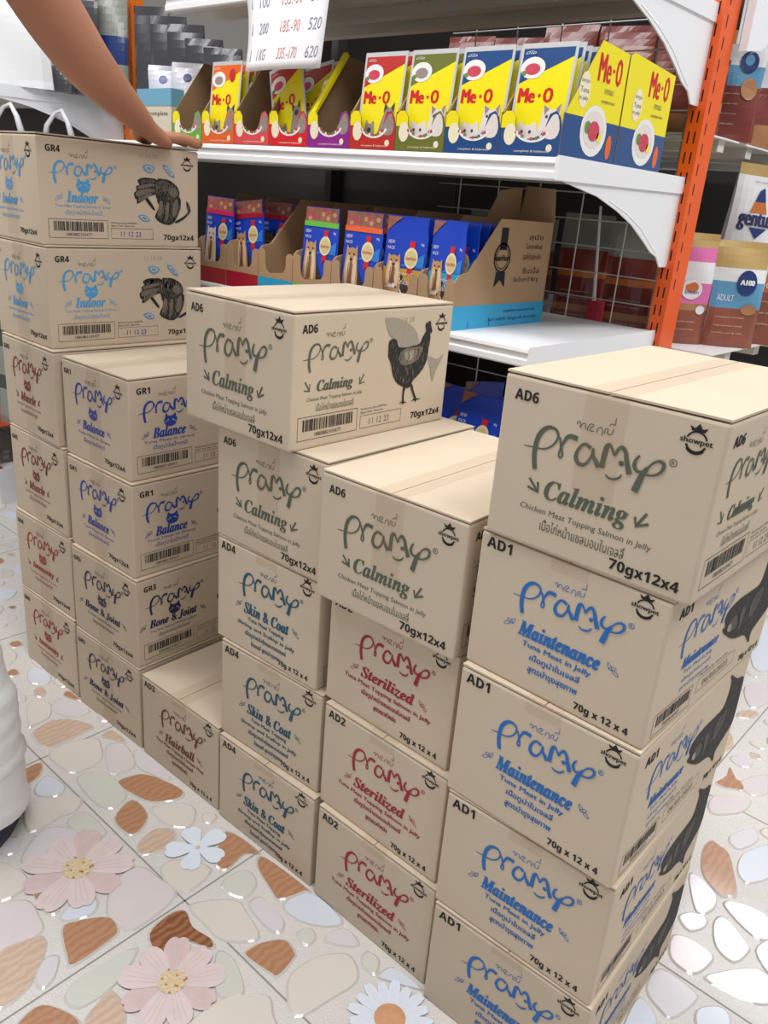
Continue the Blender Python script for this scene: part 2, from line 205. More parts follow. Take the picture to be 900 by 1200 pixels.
def circ(cx, cy, rx, ry=None, n=20, a0=0, a1=2 * math.pi):
    ry = ry or rx
    k = n if abs(a1 - a0 - 2 * math.pi) < 1e-6 else n + 1
    return [(cx + rx * math.cos(a0 + (a1 - a0) * i / n), cy + ry * math.sin(a0 + (a1 - a0) * i / n)) for i in range(k)]
def smooth_poly(p, k=4):
    n = len(p); out = []
    for i in range(n):
        a, b, c, d = p[i - 1], p[i], p[(i + 1) % n], p[(i + 2) % n]
        for j in range(k):
            t = j / k
            out.append(tuple(0.5 * (2 * b[q] + (c[q] - a[q]) * t + (2 * a[q] - 5 * b[q] + 4 * c[q] - d[q]) * t * t + (-a[q] + 3 * b[q] - 3 * c[q] + d[q]) * t ** 3) for q in (0, 1)))
    return out
def spline(p, w, k=5):
    n = len(p); P = []; Wd = []
    for i in range(n - 1):
        a, b, c, d = p[max(i - 1, 0)], p[i], p[i + 1], p[min(i + 2, n - 1)]
        for j in range(k + (1 if i == n - 2 else 0)):
            t = j / k
            P.append(tuple(0.5 * (2 * b[q] + (c[q] - a[q]) * t + (2 * a[q] - 5 * b[q] + 4 * c[q] - d[q]) * t * t + (-a[q] + 3 * b[q] - 3 * c[q] + d[q]) * t ** 3) for q in (0, 1)))
            Wd.append(w[i] * (1 - t) + w[i + 1] * t)
    return P, Wd
def normal(F):
    o = Vector(F(0, 0)); n = (Vector(F(.01, 0)) - o).cross(Vector(F(0, .01)) - o)
    return n.normalized() if n.length else Vector((0, 0, 0))
def ribbon(mb, P, Wd, F, m):
    """flat brush stroke: P in real 2-D units, Wd full widths"""
    L = []; R = []
    for i, p in enumerate(P):
        a = P[max(i - 1, 0)]; b = P[min(i + 1, len(P) - 1)]
        dx, dy = b[0] - a[0], b[1] - a[1]; l = math.hypot(dx, dy) or 1
        nx, ny = -dy / l, dx / l; h = Wd[i] / 2
        L.append((p[0] + nx * h, p[1] + ny * h)); R.append((p[0] - nx * h, p[1] - ny * h))
    n = len(P); N = normal(F)
    D = lambda q, i: tuple(a + b * .000006 * i for a, b in zip(F(*q), N))
    mb.add([D(q, i) for i, q in enumerate(L)] + [D(q, i) for i, q in enumerate(R)], [(n + i, n + i + 1, i + 1, i) for i in range(n - 1)], m)

# ---------------------------------------------------------------- lettering
TXT = {}
def script(s):
    o = ''
    for c in s:
        if 'A' <= c <= 'Z': o += chr(0x1D468 + ord(c) - 65)
        elif 'a' <= c <= 'z': o += chr(0x1D482 + ord(c) - 97)
        else: o += c
    return o
def sans(s):
    o = ''
    for c in s:
        if 'A' <= c <= 'Z': o += chr(0x1D5D4 + ord(c) - 65)
        elif 'a' <= c <= 'z': o += chr(0x1D5EE + ord(c) - 97)
        elif '0' <= c <= '9': o += chr(0x1D7EC + ord(c) - 48)
        else: o += c
    return o
def text_geo(s, shear=0.0):
    k = (s, shear)
    if k not in TXT:
        c = bpy.data.curves.new('lettering', 'FONT'); c.body = s; c.size = 1.0; c.shear = shear; c.resolution_u = 3 if any(0xE00 <= ord(q) <= 0xE7F for q in s) else 2
        o = bpy.data.objects.new('lettering', c)
        me = bpy.data.meshes.new_from_object(o)
        vs = [(v.co.x, v.co.y) for v in me.vertices]; fs = [tuple(p.vertices) for p in me.polygons]
        bpy.data.objects.remove(o); bpy.data.curves.remove(c); bpy.data.meshes.remove(me)
        xs = [v[0] for v in vs]; ys = [v[1] for v in vs]
        TXT[k] = (vs, fs, min(xs), max(xs), min(ys), max(ys))
    return TXT[k]
def text(mb, s, x0, x1, y0, y1, F, m, bold=0.0, shear=0.0):
    """lettering fitted into x0..x1, y0..y1 (real 2-D units); bold = extra stroke width, same units"""
    vs, fs, a, b, c, d = text_geo(s, shear)
    sx = (x1 - x0 - bold) / (b - a); sy = (y1 - y0) / (d - c)
    offs = [0] if not bold else [0, bold * 0.5, bold]
    N = normal(F) if bold else (0, 0, 0)
    for k, o in enumerate(offs):
        mb.add([tuple(p + q * .00006 * k for p, q in zip(F(x0 + o + (v[0] - a) * sx, y0 + (v[1] - c) * sy), N)) for v in vs], fs, m)

# ---------------------------------------------------------------- floor
GROUT = mat('tile_pebble_white', (216, 211, 205), 0.3, bump=0.55, bscale=260, var=0.05, vscale=60, coat=0.2)
STONE = dict(tan=wood_mat('stone_tan', (208, 184, 164), (198, 168, 146)), wood=wood_mat('stone_wood', (184, 138, 104), (172, 122, 90)),
             darkwood=wood_mat('stone_dark_wood', (164, 108, 74), (124, 76, 50)),
             lilac=mat('stone_lilac', (214, 208, 211), 0.22, coat=0.5, var=0.03), cream=mat('stone_cream', (218, 210, 200), 0.24, coat=0.5, var=0.03),
             pink=mat('stone_pink', (216, 206, 205), 0.24, coat=0.5, var=0.05, vscale=25), green=mat('stone_green', (208, 208, 198), 0.24, coat=0.5, var=0.05, vscale=18),
             blue=mat('stone_blue_white', (212, 217, 227), 0.2, coat=0.5, var=0.03))
LINE = mat('tile_joint', (150, 145, 138), 0.8)
RING = mat('stone_rim', (204, 199, 192), 0.12, coat=0.6)
PINKP = mat('petal_pink', (220, 203, 200), 0.3, var=0.12, vscale=40, coat=0.4)
PINKD = mat('petal_pink_streak', (210, 184, 181), 0.3, coat=0.4)  # deeper pink streaks printed along each petal
PINK2 = mat('petal_pink_pale', (214, 190, 188), 0.3, var=0.12, vscale=40, coat=0.4)
WHITEP = mat('petal_white', (222, 230, 240), 0.25, var=0.03, coat=0.4)
GOLD = mat('flower_centre', (216, 192, 150), 0.5, var=0.25, vscale=160)
GOLD2 = mat('flower_centre_tan', (204, 150, 110), 0.5, var=0.2, vscale=120)

def build_floor():
    mb = MB()
    mb.box((-4.0, -4.0, -0.05), (5.0, 6.0, 0.0), GROUT)
    G = lambda z: (lambda x, y: (x, y, z))
    JX = [1.0 + 0.523 * k for k in range(-7, 7)]; JY = [-0.27 + 0.5 * k for k in range(-5, 12)]
    for x in JX: mb.flat([(x - .0016, -4), (x + .0016, -4), (x + .0016, 6), (x - .0016, 6)], G(.0003), LINE)
    for y in JY: mb.flat([(-4, y - .0016), (5, y - .0016), (5, y + .0016), (-4, y + .0016)], G(.0003), LINE)
    cnt = [0]
    def stone(kind, poly, k=4):
        p = smooth_poly(poly, k); n = len(p)
        cx = sum(q[0] for q in p) / n; cy = sum(q[1] for q in p) / n
        rr = sum(math.hypot(q[0] - cx, q[1] - cy) for q in p) / n
        s1 = 1 - 0.004 / rr
        cnt[0] += 1; zt = .0020 + .00012 * (cnt[0] % 7)
        q1 = [(cx + (a - cx) * s1, cy + (b - cy) * s1) for a, b in p]
        mb.add([(a, b, .0002) for a, b in p] + [(a, b, zt) for a, b in q1],
               [(i, (i + 1) % n, n + (i + 1) % n, n + i) for i in range(n)], RING)
        mb.flat(q1, G(zt), STONE[kind])
    for kind, poly in STONES: stone(kind, [tuple(q) for q in poly])
    # the rest of the tiles carry the same kind of stones
    rng = random.Random(5)
    taken = [(sum(q[0] for q in p) / len(p), sum(q[1] for q in p) / len(p)) for k, p in STONES]
    rad = [max(math.hypot(q[0] - c[0], q[1] - c[1]) for q in p) for c, (k, p) in zip(taken, STONES)]
    for kind, c, r in FLOWERS: taken.append(tuple(c)); rad.append(max(r))
    kinds = ['cream', 'lilac', 'cream', 'green', 'blue', 'pink', 'wood', 'tan', 'lilac', 'cream']
    pts = [(q[0], q[1]) for k, p in STONES for q in p]
    tries = 0
    while tries < 26000:
        tries += 1
        x = rng.uniform(-1.6, 2.6); y = rng.uniform(-1.2, 2.2); r = rng.uniform(.045, .07) if tries < 5000 else rng.uniform(.016, .045)
        if min(abs(x - a) for a in JX) < r * .95 or min(abs(y - a) for a in JY) < r * .95: continue
        if any(math.hypot(x - a, y - b) < r * .98 + q * (.74 if q < .08 else .82) + .001 for (a, b), q in zip(taken, rad)): continue
        if any(math.hypot(x - a, y - b) < r + .003 for a, b in pts): continue
        n = rng.randint(5, 7); a0 = rng.uniform(0, 6); e = rng.uniform(.75, 1.0)
        poly = []
        for i in range(n):
            t = a0 + 2 * math.pi * i / n + rng.uniform(-.25, .25); q = r * rng.uniform(.88, 1.06)
            poly.append((x + q * math.cos(t), y + q * e * math.sin(t)))
        stone(rng.choice(kinds), poly, 3); taken.append((x, y)); rad.append(r)
    for kind, c, rr in FLOWERS:
        R = sum(rr) / len(rr) * 1.05; n = {'white': 5, 'pink': 9, 'daisy': 17}[kind]
        wd = {'white': .66, 'pink': .50, 'daisy': .26}[kind]
        m0 = PINKP if kind == 'pink' else WHITEP
        for i in range(n):
            a = 2 * math.pi * i / n + .3; ca, sa = math.cos(a), math.sin(a)
            r_ = R * (1 if i % 2 else .93); h = r_ * wd
            prof = [(.06, -.10), (.4, -.36), (.72, -.50), (.93, -.36), (.98, -.14), (.95, 0), (.99, .15), (.93, .36), (.72, .5), (.4, .36), (.06, .10)]
            po = [(c[0] + r_ * u * ca - h * v * sa * 1.0, c[1] + r_ * u * sa + h * v * ca) for u, v in prof]
            z = .0032 + .00035 * (i % 3)
            mb.flat(smooth_poly(po, 3), G(z), m0 if kind != 'pink' or i % 3 else PINK2)
            if kind != 'white':
                for s in (-.22, 0, .22):
                    l = [(c[0] + r_ * u * ca - h * v * sa, c[1] + r_ * u * sa + h * v * ca) for u, v in ((.25, s * .5 - .012), (.85, s - .012), (.85, s + .012), (.25, s * .5 + .012))]
                    mb.flat(l, G(z + .0001), PINKD if kind == 'pink' else STONE['lilac'])
        rc = {'white': .07, 'pink': .25, 'daisy': .36}[kind] * R
        mb.add([(c[0] + rc * k * math.cos(t), c[1] + rc * k * math.sin(t), .0042 + (1 - k) * .001) for k in (1, .5) for t in [2 * math.pi * i / 16 for i in range(16)]],
               [(i, (i + 1) % 16, 16 + (i + 1) % 16, 16 + i) for i in range(16)] + [tuple(range(16, 32))], GOLD2 if kind == 'daisy' else GOLD)
        if kind == 'pink':
            for i in range(26):
                t = i * 2.4; q = rc * (.45 + .6 * (i % 5) / 4)
                mb.flat(circ(c[0] + q * math.cos(t), c[1] + q * math.sin(t), rc * .09, n=6), G(.0056), STONE['cream'] if i % 3 else STONE['wood'])
    struct(mb.build('floor'))
build_floor()

# ---------------------------------------------------------------- cartons
INK = dict(green=mat('ink_sage_green', (84, 92, 76), 0.75), blue=mat('ink_blue', (34, 106, 182), 0.7), red=mat('ink_red', (158, 36, 44), 0.7),
           teal=mat('ink_teal', (24, 84, 108), 0.7), brown=mat('ink_brown', (112, 64, 36), 0.7), royal=mat('ink_royal_blue', (32, 66, 160), 0.7),
           navy=mat('ink_navy', (32, 34, 84), 0.7), maroon=mat('ink_maroon', (128, 50, 34), 0.7), rust=mat('ink_rust_red', (162, 52, 42), 0.7),
           sky=mat('ink_sky_blue', (78, 160, 214), 0.7))
ART = dict(dark=mat('art_black', (38, 36, 34), 0.75, var=0.35, vscale=140), soft=mat('art_soft_black', (84, 78, 70), 0.75, var=0.4, vscale=150), mid=mat('art_grey_tan', (122, 112, 98), 0.75, var=0.3, vscale=170),
           ghost=mat('art_pale_grey', (160, 150, 134), 0.75, var=0.12, vscale=120))
DESIGN = {
 'AD6': dict(ink='green', name='Calming', en=['Chicken Meat Topping Salmon in Jelly'], th=['เนื้อไก่หน้าแซลมอนในเจลลี่'], art='chicken', orn='arrow', line='ad', wt='70gx12x4'),
 'AD1': dict(ink='blue', name='Maintenance', en=['Tuna Meat in Jelly'], th=['เนื้อทูน่าในเจลลี่', 'สูตรบำรุงสุขภาพ'], art='fish', orn='leaf', line='ad', wt='70g x 12 x 4'),
 'AD2': dict(ink='red', name='Sterilized', en=['Tuna Meat Topping Salmon in Jelly'], th=['เนื้อทูน่าหน้าแซลมอนในเจลลี่', 'สูตรแมวทำหมัน'], art='fish', orn='leaf', line='ad', wt='70g x 12 x 4'),
 'AD4': dict(ink='teal', name='Skin & Coat', en=['Tuna Meat Topping', 'Shrimp and Scallop in Jelly'], th=['เนื้อทูน่าหน้ากุ้งและหอยเชลล์', 'ในเจลลี่ สูตรบำรุงขน'], art='fish', orn='leaf', line='ad', wt='70g x 12 x 4'),
 'AD3': dict(ink='brown', name='Hairball', en=['Tuna Meat Topping Chicken Meat'], th=['เนื้อทูน่าหน้าไก่ในเจลลี่', 'สูตรขจัดก้อนขน'], art='fish', orn='leaf', line='ad', wt='70g x 12 x 4'),
 'GR1': dict(ink='royal', name='Balance', en=['Tuna Meat in Gravy'], th=['เนื้อทูน่าในน้ำเกรวี่'], art='shrimp', orn='leaf', line='gr', wt='70gx12x4'),
 'GR3': dict(ink='navy', name='Bone & Joint', en=['Tuna Meat Topping Whitebait in Gravy'], th=['เนื้อทูน่าหน้าปลาในน้ำเกรวี่'], art='shrimp', orn='leaf', line='gr', wt='70gx12x4'),
 'GR5': dict(ink='maroon', name='Muscle', en=['Tuna Meat Topping Chicken in Gravy'], th=['เนื้อทูน่าหน้าไก่ในน้ำเกรวี่'], art='chicken', orn='arrow', line='gr', wt='70gx12x4'),
 'GR6': dict(ink='rust', name='Immunity', en=['Tuna Meat Topping Salmon in Gravy'], th=['เนื้อทูน่าหน้าแซลมอนในน้ำเกรวี่'], art='fish', orn='arrow', line='gr', wt='70gx12x4'),
 'GR4': dict(ink='sky', name='Indoor', en=['Tuna Meat Topping Shrimp in Gravy'], th=['เนื้อทูน่าหน้ากุ้งในน้ำเกรวี่'], art='shrimp', orn='leaf', line='gr', wt='70gx12x4'),
}
def ngon(mb, poly, F, m): mb.flat(poly, F, m)
def logo(mb, x0, x1, y0, y1, F, m, fat=1.0):
    """the brush-written word; measured box u .14-.785, v .468-.735"""
    sx = (x1 - x0) / .645; sy = (y1 - y0) / .267
    T = lambda p: (x0 + (p[0] - .14) * sx, y0 + (p[1] - .468) * sy)
    N = normal(F)
    for k, st in enumerate(LOGO):
        F_ = F; G_ = (lambda a, b, k=k: tuple(p + q * .00008 * k for p, q in zip(F(a, b), N)))
        P, Wd = spline([T(p) for p in st['p']], [w * sx * fat for w in st['w']])
        ribbon(mb, P, [w * 1.28 for w in Wd], G_, m)
    e = T(EYE); mb.flat(circ(e[0], e[1], .012 * sx, n=10), F, m)
    # circled R mark
    c = T((.815, .722)); r = .016 * sx
    ring(mb, c[0], c[1], r, r * .8, F, m); text(mb, 'R', c[0] - r * .4, c[0] + r * .45, c[1] - r * .5, c[1] + r * .5, F, m)
def hand(mb, x0, x1, y0, y1, F, m):
    """the thin handwritten Thai brand word"""
    a0 = min(p[0] for s in THAI for p in s); a1 = max(p[0] for s in THAI for p in s); b0 = min(p[1] for s in THAI for p in s); b1 = max(p[1] for s in THAI for p in s)
    for s in THAI:
        P, Wd = spline([(x0 + (p[0] - a0) / (a1 - a0) * (x1 - x0), y0 + (p[1] - b0) / (b1 - b0) * (y1 - y0)) for p in s], [(x1 - x0) * .022] * len(s), 4)
        ribbon(mb, P, Wd, F, m)
def ring(mb, cx, cy, r1, r0, F, m, n=22, ry=1.0, a0=0, a1=2 * math.pi):
    k = [a0 + (a1 - a0) * i / n for i in range(n + 1)]
    mb.add([F(cx + r1 * math.cos(t), cy + r1 * ry * math.sin(t)) for t in k] + [F(cx + r0 * math.cos(t), cy + r0 * ry * math.sin(t)) for t in k],
           [(i, i + 1, n + 2 + i, n + 1 + i) for i in range(n)], m)
def crest(mb, cx, cy, w, F, m):
    r = w * .34
    ring(mb, cx, cy, r, r * .84, F, m, a0=.35, a1=math.pi - .35); ring(mb, cx, cy, r, r * .80, F, m, a0=math.pi + .35, a1=2 * math.pi - .35)
    text(mb, 'showpet', cx - w / 2, cx + w / 2, cy - w * .11, cy + w * .12, F, m, bold=w * .018)
    b = cy + r * .95; h = w * .24
    mb.flat([(cx - w * .2, b), (cx + w * .2, b), (cx + w * .27, b + h * .6), (cx + w * .11, b + h * .35), (cx, b + h), (cx - w * .11, b + h * .35), (cx - w * .27, b + h * .6)], F, m)
    ring(mb, cx, cy - r * .1, r * 1.02, r * .88, F, m, a0=math.pi * 1.2, a1=math.pi * 1.8)
def leaf(mb, cx, cy, s, F, m, flip=1):
    for dx, dy, a in ((-.4, -.3, .5), (.35, .25, .9), (0, .1, -.4)):
        x = cx + dx * s * flip; y = cy + dy * s
        P = [(x + s * .5 * math.cos(a) * t * flip - .0 * s, y + s * .5 * math.sin(a) * t) for t in (-1, -.5, 0, .5, 1)]
        L = []; 
        for sg in (1, -1):
            Q = [(p[0] - sg * w * s * math.sin(a) * flip, p[1] + sg * w * s * math.cos(a)) for p, w in zip(P, (0, .16, .2, .14, 0))]
            ribbon(mb, Q, [s * .07] * 5, F, m)
def cat_icon(mb, cx, cy, w, h, F, m, gap):
    p = smooth_poly([(cx - w * .5, cy), (cx - w * .42, cy + h * .2), (cx - w * .35, cy + h * .52), (cx - w * .15, cy + h * .33), (cx + w * .15, cy + h * .33), (cx + w * .35, cy + h * .52), (cx + w * .42, cy + h * .2), (cx + w * .5, cy), (cx + w * .35, cy - h * .38), (cx, cy - h * .5), (cx - w * .35, cy - h * .38)], 3)
    mb.flat(p, F, m)
    G = lambda x, y: tuple(a + b for a, b in zip(F(x, y), gap))
    for dx in (-.18, .18): mb.flat(circ(cx + dx * w, cy + h * .02, w * .05, n=8), G, KRAFT)
    ribbon(mb, [(cx - w * .42, cy - h * .12), (cx - w * .2, cy - h * .05)], [w * .03] * 2, G, KRAFT); ribbon(mb, [(cx + w * .42, cy - h * .12), (cx + w * .2, cy - h * .05)], [w * .03] * 2, G, KRAFT)
def barcode(mb, x0, x1, y0, y1, F, m, seed, frame=True):
    t = .0007
    if frame: rect(mb, x0, x1, y0, y1, t, F, m)
    rng = random.Random(seed); w = x1 - x0; h = y1 - y0
    a = x0 + w * .08
    while a < x1 - w * .08:
        b = rng.choice([.0009, .0014, .0022, .0030]); b = min(b, x1 - w * .06 - a)
        mb.flat([(a, y0 + h * .38), (a + b, y0 + h * .38), (a + b, y1 - h * .12), (a, y1 - h * .12)], F, m)
        a += b + rng.choice([.0009, .0013, .0020])
    text(mb, '1885882103477', x0 + w * .28, x1 - w * .28, y0 + h * .12, y0 + h * .28, F, m)
def rect(mb, x0, x1, y0, y1, t, F, m):
    for a, b, c, d in ((x0, x1, y0, y0 + t), (x0, x1, y1 - t, y1), (x0, x0 + t, y0, y1), (x1 - t, x1, y0, y1)):
        mb.flat([(a, c), (b, c), (b, d), (a, d)], F, m)
def arrow(mb, base, tipmap, F, m, wd): 
    for st in base:
        ribbon(mb, [tipmap(p) for p in st], [wd] * len(st), F, m)

def inside(p, poly):
    r = False; n = len(poly)
    for i in range(n):
        (x1, y1), (x2, y2) = poly[i], poly[i - 1]
        if (y1 > p[1]) != (y2 > p[1]) and p[0] < (x2 - x1) * (p[1] - y1) / (y2 - y1) + x1: r = not r
    return r
def carton_meshes(code, dims):
    d = DESIGN[code]; Wd, Dp, H = dims; ink = INK[d['ink']]; mb = MB()
    e = .0005
    bm = bmesh.new(); bmesh.ops.create_cube(bm, size=1)
    for v in bm.verts: v.co = Vector(((v.co.x + .5) * Wd, (v.co.y + .5) * Dp, (v.co.z + .5) * (H - .0045)))
    bmesh.ops.bevel(bm, geom=bm.edges[:], offset=.0035, segments=2, affect='EDGES', profile=.6)
    bm.verts.index_update()
    mb.add([v.co[:] for v in bm.verts], [[v.index for v in f.verts] for f in bm.faces], KRAFT); bm.free()
    F = lambda x, y: (x, -e, y)
    R = lambda x, y: (Wd + e, x, y)
    gF = (0, -.0003, 0); gR = (.0003, 0, 0)
    ad6 = code == 'AD6'; gr = d['line'] == 'gr'
    # --- narrow end
    x = lambda u: u * Wd
    y = lambda v: v * H
    if ad6:
        text(mb, sans(code), x(.06), x(.182), y(.845), y(.907), F, BLACK, bold=.0004)
        logo(mb, x(.14), x(.785), y(.468), y(.735), F, ink)
        hand(mb, x(.38), x(.55), y(.765), y(.875), F, ink)
        crest(mb, x(.885), y(.855), x(.13), F, BLACK)
        text(mb, script('Calming'), x(.275), x(.68), y(.285), y(.437), F, ink, bold=.0012)
        for st in ARRL: ribbon(mb, [(x(p[0]), y(p[1])) for p in st], [.0032] * len(st), F, ink)
        for st in ARRR: ribbon(mb, [(x(p[0]), y(p[1])) for p in st], [.0032] * len(st), F, ink)
        text(mb, d['en'][0], x(.166), x(.80), y(.212), y(.258), F, ink, shear=.1)
        text(mb, d['th'][0], x(.28), x(.69), y(.125), y(.195), F, ink)
        text(mb, sans(d['wt']), x(.633), x(.945), y(.03), y(.112), F, BLACK, bold=.0004)
    elif not gr:
        text(mb, sans(code), x(.038), x(.185), y(.885), y(.957), F, BLACK, bold=.0004)
        logo(mb, x(.225), x(.812), y(.527), y(.765), F, ink, 1.05)
        hand(mb, x(.44), x(.60), y(.79), y(.895), F, ink)
        crest(mb, x(.882), y(.89), x(.13), F, BLACK)
        nm = d['name']; ns = len(nm) / 11
        c = .508; hw = .225 * (.6 + .4 * ns)
        text(mb, script(nm), x(c - hw), x(c + hw), y(.375), y(.485), F, ink, bold=.0018)
        leaf(mb, x(c - hw - .05), y(.435), x(.042), F, ink); leaf(mb, x(c + hw + .06), y(.43), x(.042), F, ink, -1)
        yy = .35
        for k, s in enumerate(d['en'] + d['th']):
            th = k >= len(d['en']); hw = min(.36, .0115 * len(s) * (.62 if th else .92))
            if th and len(d['en']) == 1 and code == 'AD1': hw = .14
            h = .062 if th else .048
            text(mb, s, x(c - hw), x(c + hw), y(yy - h), y(yy), F, ink, bold=.0008, shear=.08)
            yy -= h + .022
        text(mb, sans(d['wt']), x(.64), x(.925), y(.035), y(.1), F, BLACK, bold=.0004)
    else:
        text(mb, sans(code), x(.036), x(.15), y(.845), y(.895), F, BLACK, bold=.0004)
        logo(mb, x(.155), x(.77), y(.56), y(.785), F, ink)
        hand(mb, x(.37), x(.53), y(.80), y(.905), F, INK['green'])
        crest(mb, x(.855), y(.835), x(.13), F, BLACK)
        cat_icon(mb, x(.47), y(.525), x(.14), y(.12), F, ink, gF)
        nm = d['name']; hw = .022 * len(nm) + .02
        text(mb, script(nm), x(.465 - hw), x(.465 + hw), y(.335), y(.435), F, ink, bold=.0016)
        if d['orn'] == 'arrow':
            for sg in (-1, 1):
                cx = x(.465 + sg * (hw + .06)); cy = y(.385)
                ribbon(mb, [(cx + sg * .006, cy + .008), (cx - sg * .003, cy - .006)], [.0025] * 2, F, ink)
                ribbon(mb, [(cx - sg * .003, cy + .004), (cx - sg * .003, cy - .006), (cx + sg * .007, cy - .004)], [.002] * 3, F, ink)
        else:
            leaf(mb, x(.465 - hw - .055), y(.385), x(.042), F, ink); leaf(mb, x(.465 + hw + .06), y(.385), x(.042), F, ink, -1)
        text(mb, d['en'][0], x(.22), x(.71), y(.268), y(.305), F, ink)
        text(mb, d['th'][0], x(.30), x(.63), y(.19), y(.25), F, ink)
        text(mb, sans(d['wt']), x(.617), x(.921), y(.065), y(.128), F, BLACK, bold=.0004)
    # --- long side
    x = lambda u: u * Dp
    if d['line'] == 'ad' and not ad6:
        text(mb, sans(code), x(.064), x(.158), y(.84), y(.905), R, BLACK, bold=.0004)
        logo(mb, x(.115), x(.53), y(.516), y(.76), R, ink, .8)
        hand(mb, x(.27), x(.37), y(.79), y(.90), R, ink)
        text(mb, script(d['name']), x(.18), x(.47), y(.42), y(.50), R, ink, bold=.001)
        for k, s in enumerate((d['en'] + d['th'])[:3]):
            text(mb, s, x(.21), x(.44), y(.36 - .06 * k), y(.40 - .06 * k), R, ink)
        barcode(mb, x(.05), x(.335), y(.04), y(.20), R, BLACK, code)
        rect(mb, x(.375), x(.70), y(.095), y(.20), .0006, R, BLACK)
        text(mb, 'Manufacturing / Expiry Date', x(.38), x(.62), y(.215), y(.24), R, BLACK)
        text(mb, '06/03/2023', x(.42), x(.64), y(.12), y(.17), R, ART['mid'])
        text(mb, sans(d['wt']), x(.77), x(.96), y(.03), y(.09), R, BLACK, bold=.0004)
    else:
        dx = 0 if ad6 else 0
        text(mb, sans(code), x(.048), x(.13), y(.845), y(.905), R, BLACK, bold=.0004)
        logo(mb, x(.055), x(.43), y(.565), y(.765), R, ink, .85 if ad6 else 1.05)
        hand(mb, x(.18), x(.285), y(.80), y(.895), R, INK['green'] if gr else ink)
        if gr: cat_icon(mb, x(.253), y(.56), x(.085), y(.13), R, ink, gR)
        nm = d['name']; hw = .012 * len(nm) + .022
        text(mb, script(nm), x(.245 - hw), x(.245 + hw), y(.40), y(.505), R, ink, bold=.0014)
        if ad6:
            for sg in (-1, 1):
                cx = x(.245 + sg * (hw + .05)); cy = y(.46)
                ribbon(mb, [(cx + sg * .006, cy + .009), (cx - sg * .004, cy - .006)], [.0025] * 2, R, ink)
                ribbon(mb, [(cx - sg * .004, cy + .005), (cx - sg * .004, cy - .006), (cx + sg * .008, cy - .004)], [.002] * 3, R, ink)
        else:
            leaf(mb, x(.245 - hw - .04), y(.44), .011, R, ink); leaf(mb, x(.245 + hw + .045), y(.44), .011, R, ink, -1)
        text(mb, d['en'][0], x(.085), x(.41), y(.348), y(.382), R, ink)
        text(mb, d['th'][0], x(.14), x(.36), y(.275), y(.335), R, ink)
        barcode(mb, x(.042), x(.39), y(.068), y(.245), R, BLACK, code)
        rect(mb, x(.41), x(.682), y(.072), y(.175), .0006, R, BLACK)
        text(mb, 'Manufacturing Date (DDMMYY)', x(.412), x(.58), y(.215), y(.235), R, BLACK)
        text(mb, 'Expiry Date / Batch No.', x(.412), x(.56), y(.187), y(.207), R, BLACK)
        text(mb, '11 12 23', x(.47), x(.60), y(.095), y(.145), R, INK['royal'] if code == 'GR4' else ART['mid'])
        text(mb, sans(d['wt']), x(.752), x(.965), y(.055), y(.125), R, BLACK, bold=.0004)
        crest(mb, x(.92), y(.835), x(.088), R, BLACK)
        text(mb, '11 12 23', x(.60), x(.72), y(.87), y(.905), R, ART['ghost'])
    art = dict(chicken=CHICKEN, shrimp=SHRIMP, fish=FISH)[d['art']]
    for k, (kind, po) in enumerate(art):
        S = lambda a, b, k=k: (Wd + e + .00012 * (k % 8 + 1), x(min(a, .992)), y(b))
        if kind == 'line':
            p = smooth_poly([tuple(q) for q in po], 3)
            mb.flat(p, S, ink)
            c = [sum(q[i] for q in p) / len(p) for i in (0, 1)]
            for f in (.7, .4): 
                mb.flat([(c[0] + (q[0] - c[0]) * f, c[1] + (q[1] - c[1]) * f) for q in p], lambda a, b, f=f: (Wd + e + .002 - f * .001, x(a), y(b)), KRAFT if f == .7 else ink)
        else:
            sp = smooth_poly([tuple(q) for q in po], 3)
            mb.flat(sp, S, ART['soft' if kind == 'mid' and d['art'] == 'fish' else kind])
            xs = [q[0] for q in sp]; ys = [q[1] for q in sp]; rg = random.Random(k + 3)
            if kind != 'ghost' and (max(xs) - min(xs)) > .08:
                S2 = lambda a, b: (Wd + e + .0014, x(a), y(b))
                for _ in range(150 if kind == 'dark' else 40):
                    a, b = rg.uniform(min(xs), max(xs)), rg.uniform(min(ys), max(ys)); t = rg.uniform(.9, 1.9) if d['art'] != 'fish' else rg.uniform(.2, .7); l = rg.uniform(.008, .02)
                    ends = [(a + l * sg * math.cos(t), b + l * 1.8 * sg * math.sin(t)) for sg in (-1, 1)]
                    if all(inside(q, sp) for q in ends) and max(ends[0][0], ends[1][0]) < .985:
                        ribbon(mb, [ends[0], (a + .003, b), ends[1]], [.0006, .0032, .0006], S2, ART['mid'] if kind == 'dark' else ART['dark'])
    body = mb.mesh('carton_body')
    fl = []
    for a, b in ((0.0005, Wd / 2 - .0008), (Wd / 2 + .0008, Wd - .0005)):
        f = MB(); z0 = H - .0026; z1 = H
        f.box((a, .001, z0), (b, Dp - .001, z1), KRAFT)
        # slightly bowed: front corners of the flap lift a little from the body
        fl.append(f.mesh('top_flap'))
    t = MB(); hw = .026; c = Wd / 2; n = H * (.04 if gr else .40 if ad6 else .90)
    t.add([(c - hw, -.0012, n), (c + hw, -.0012, n), (c + hw, -.0012, H - .002), (c - hw, -.0012, H - .002), (c - hw, .002, H + .0006), (c + hw, .002, H + .0006), (c - hw, Dp - .002, H + .0006), (c + hw, Dp - .002, H + .0006)],
          [(0, 1, 2, 3), (3, 2, 5, 4), (4, 5, 7, 6)], TAPE)
    return body, fl, t.mesh('packing_tape')

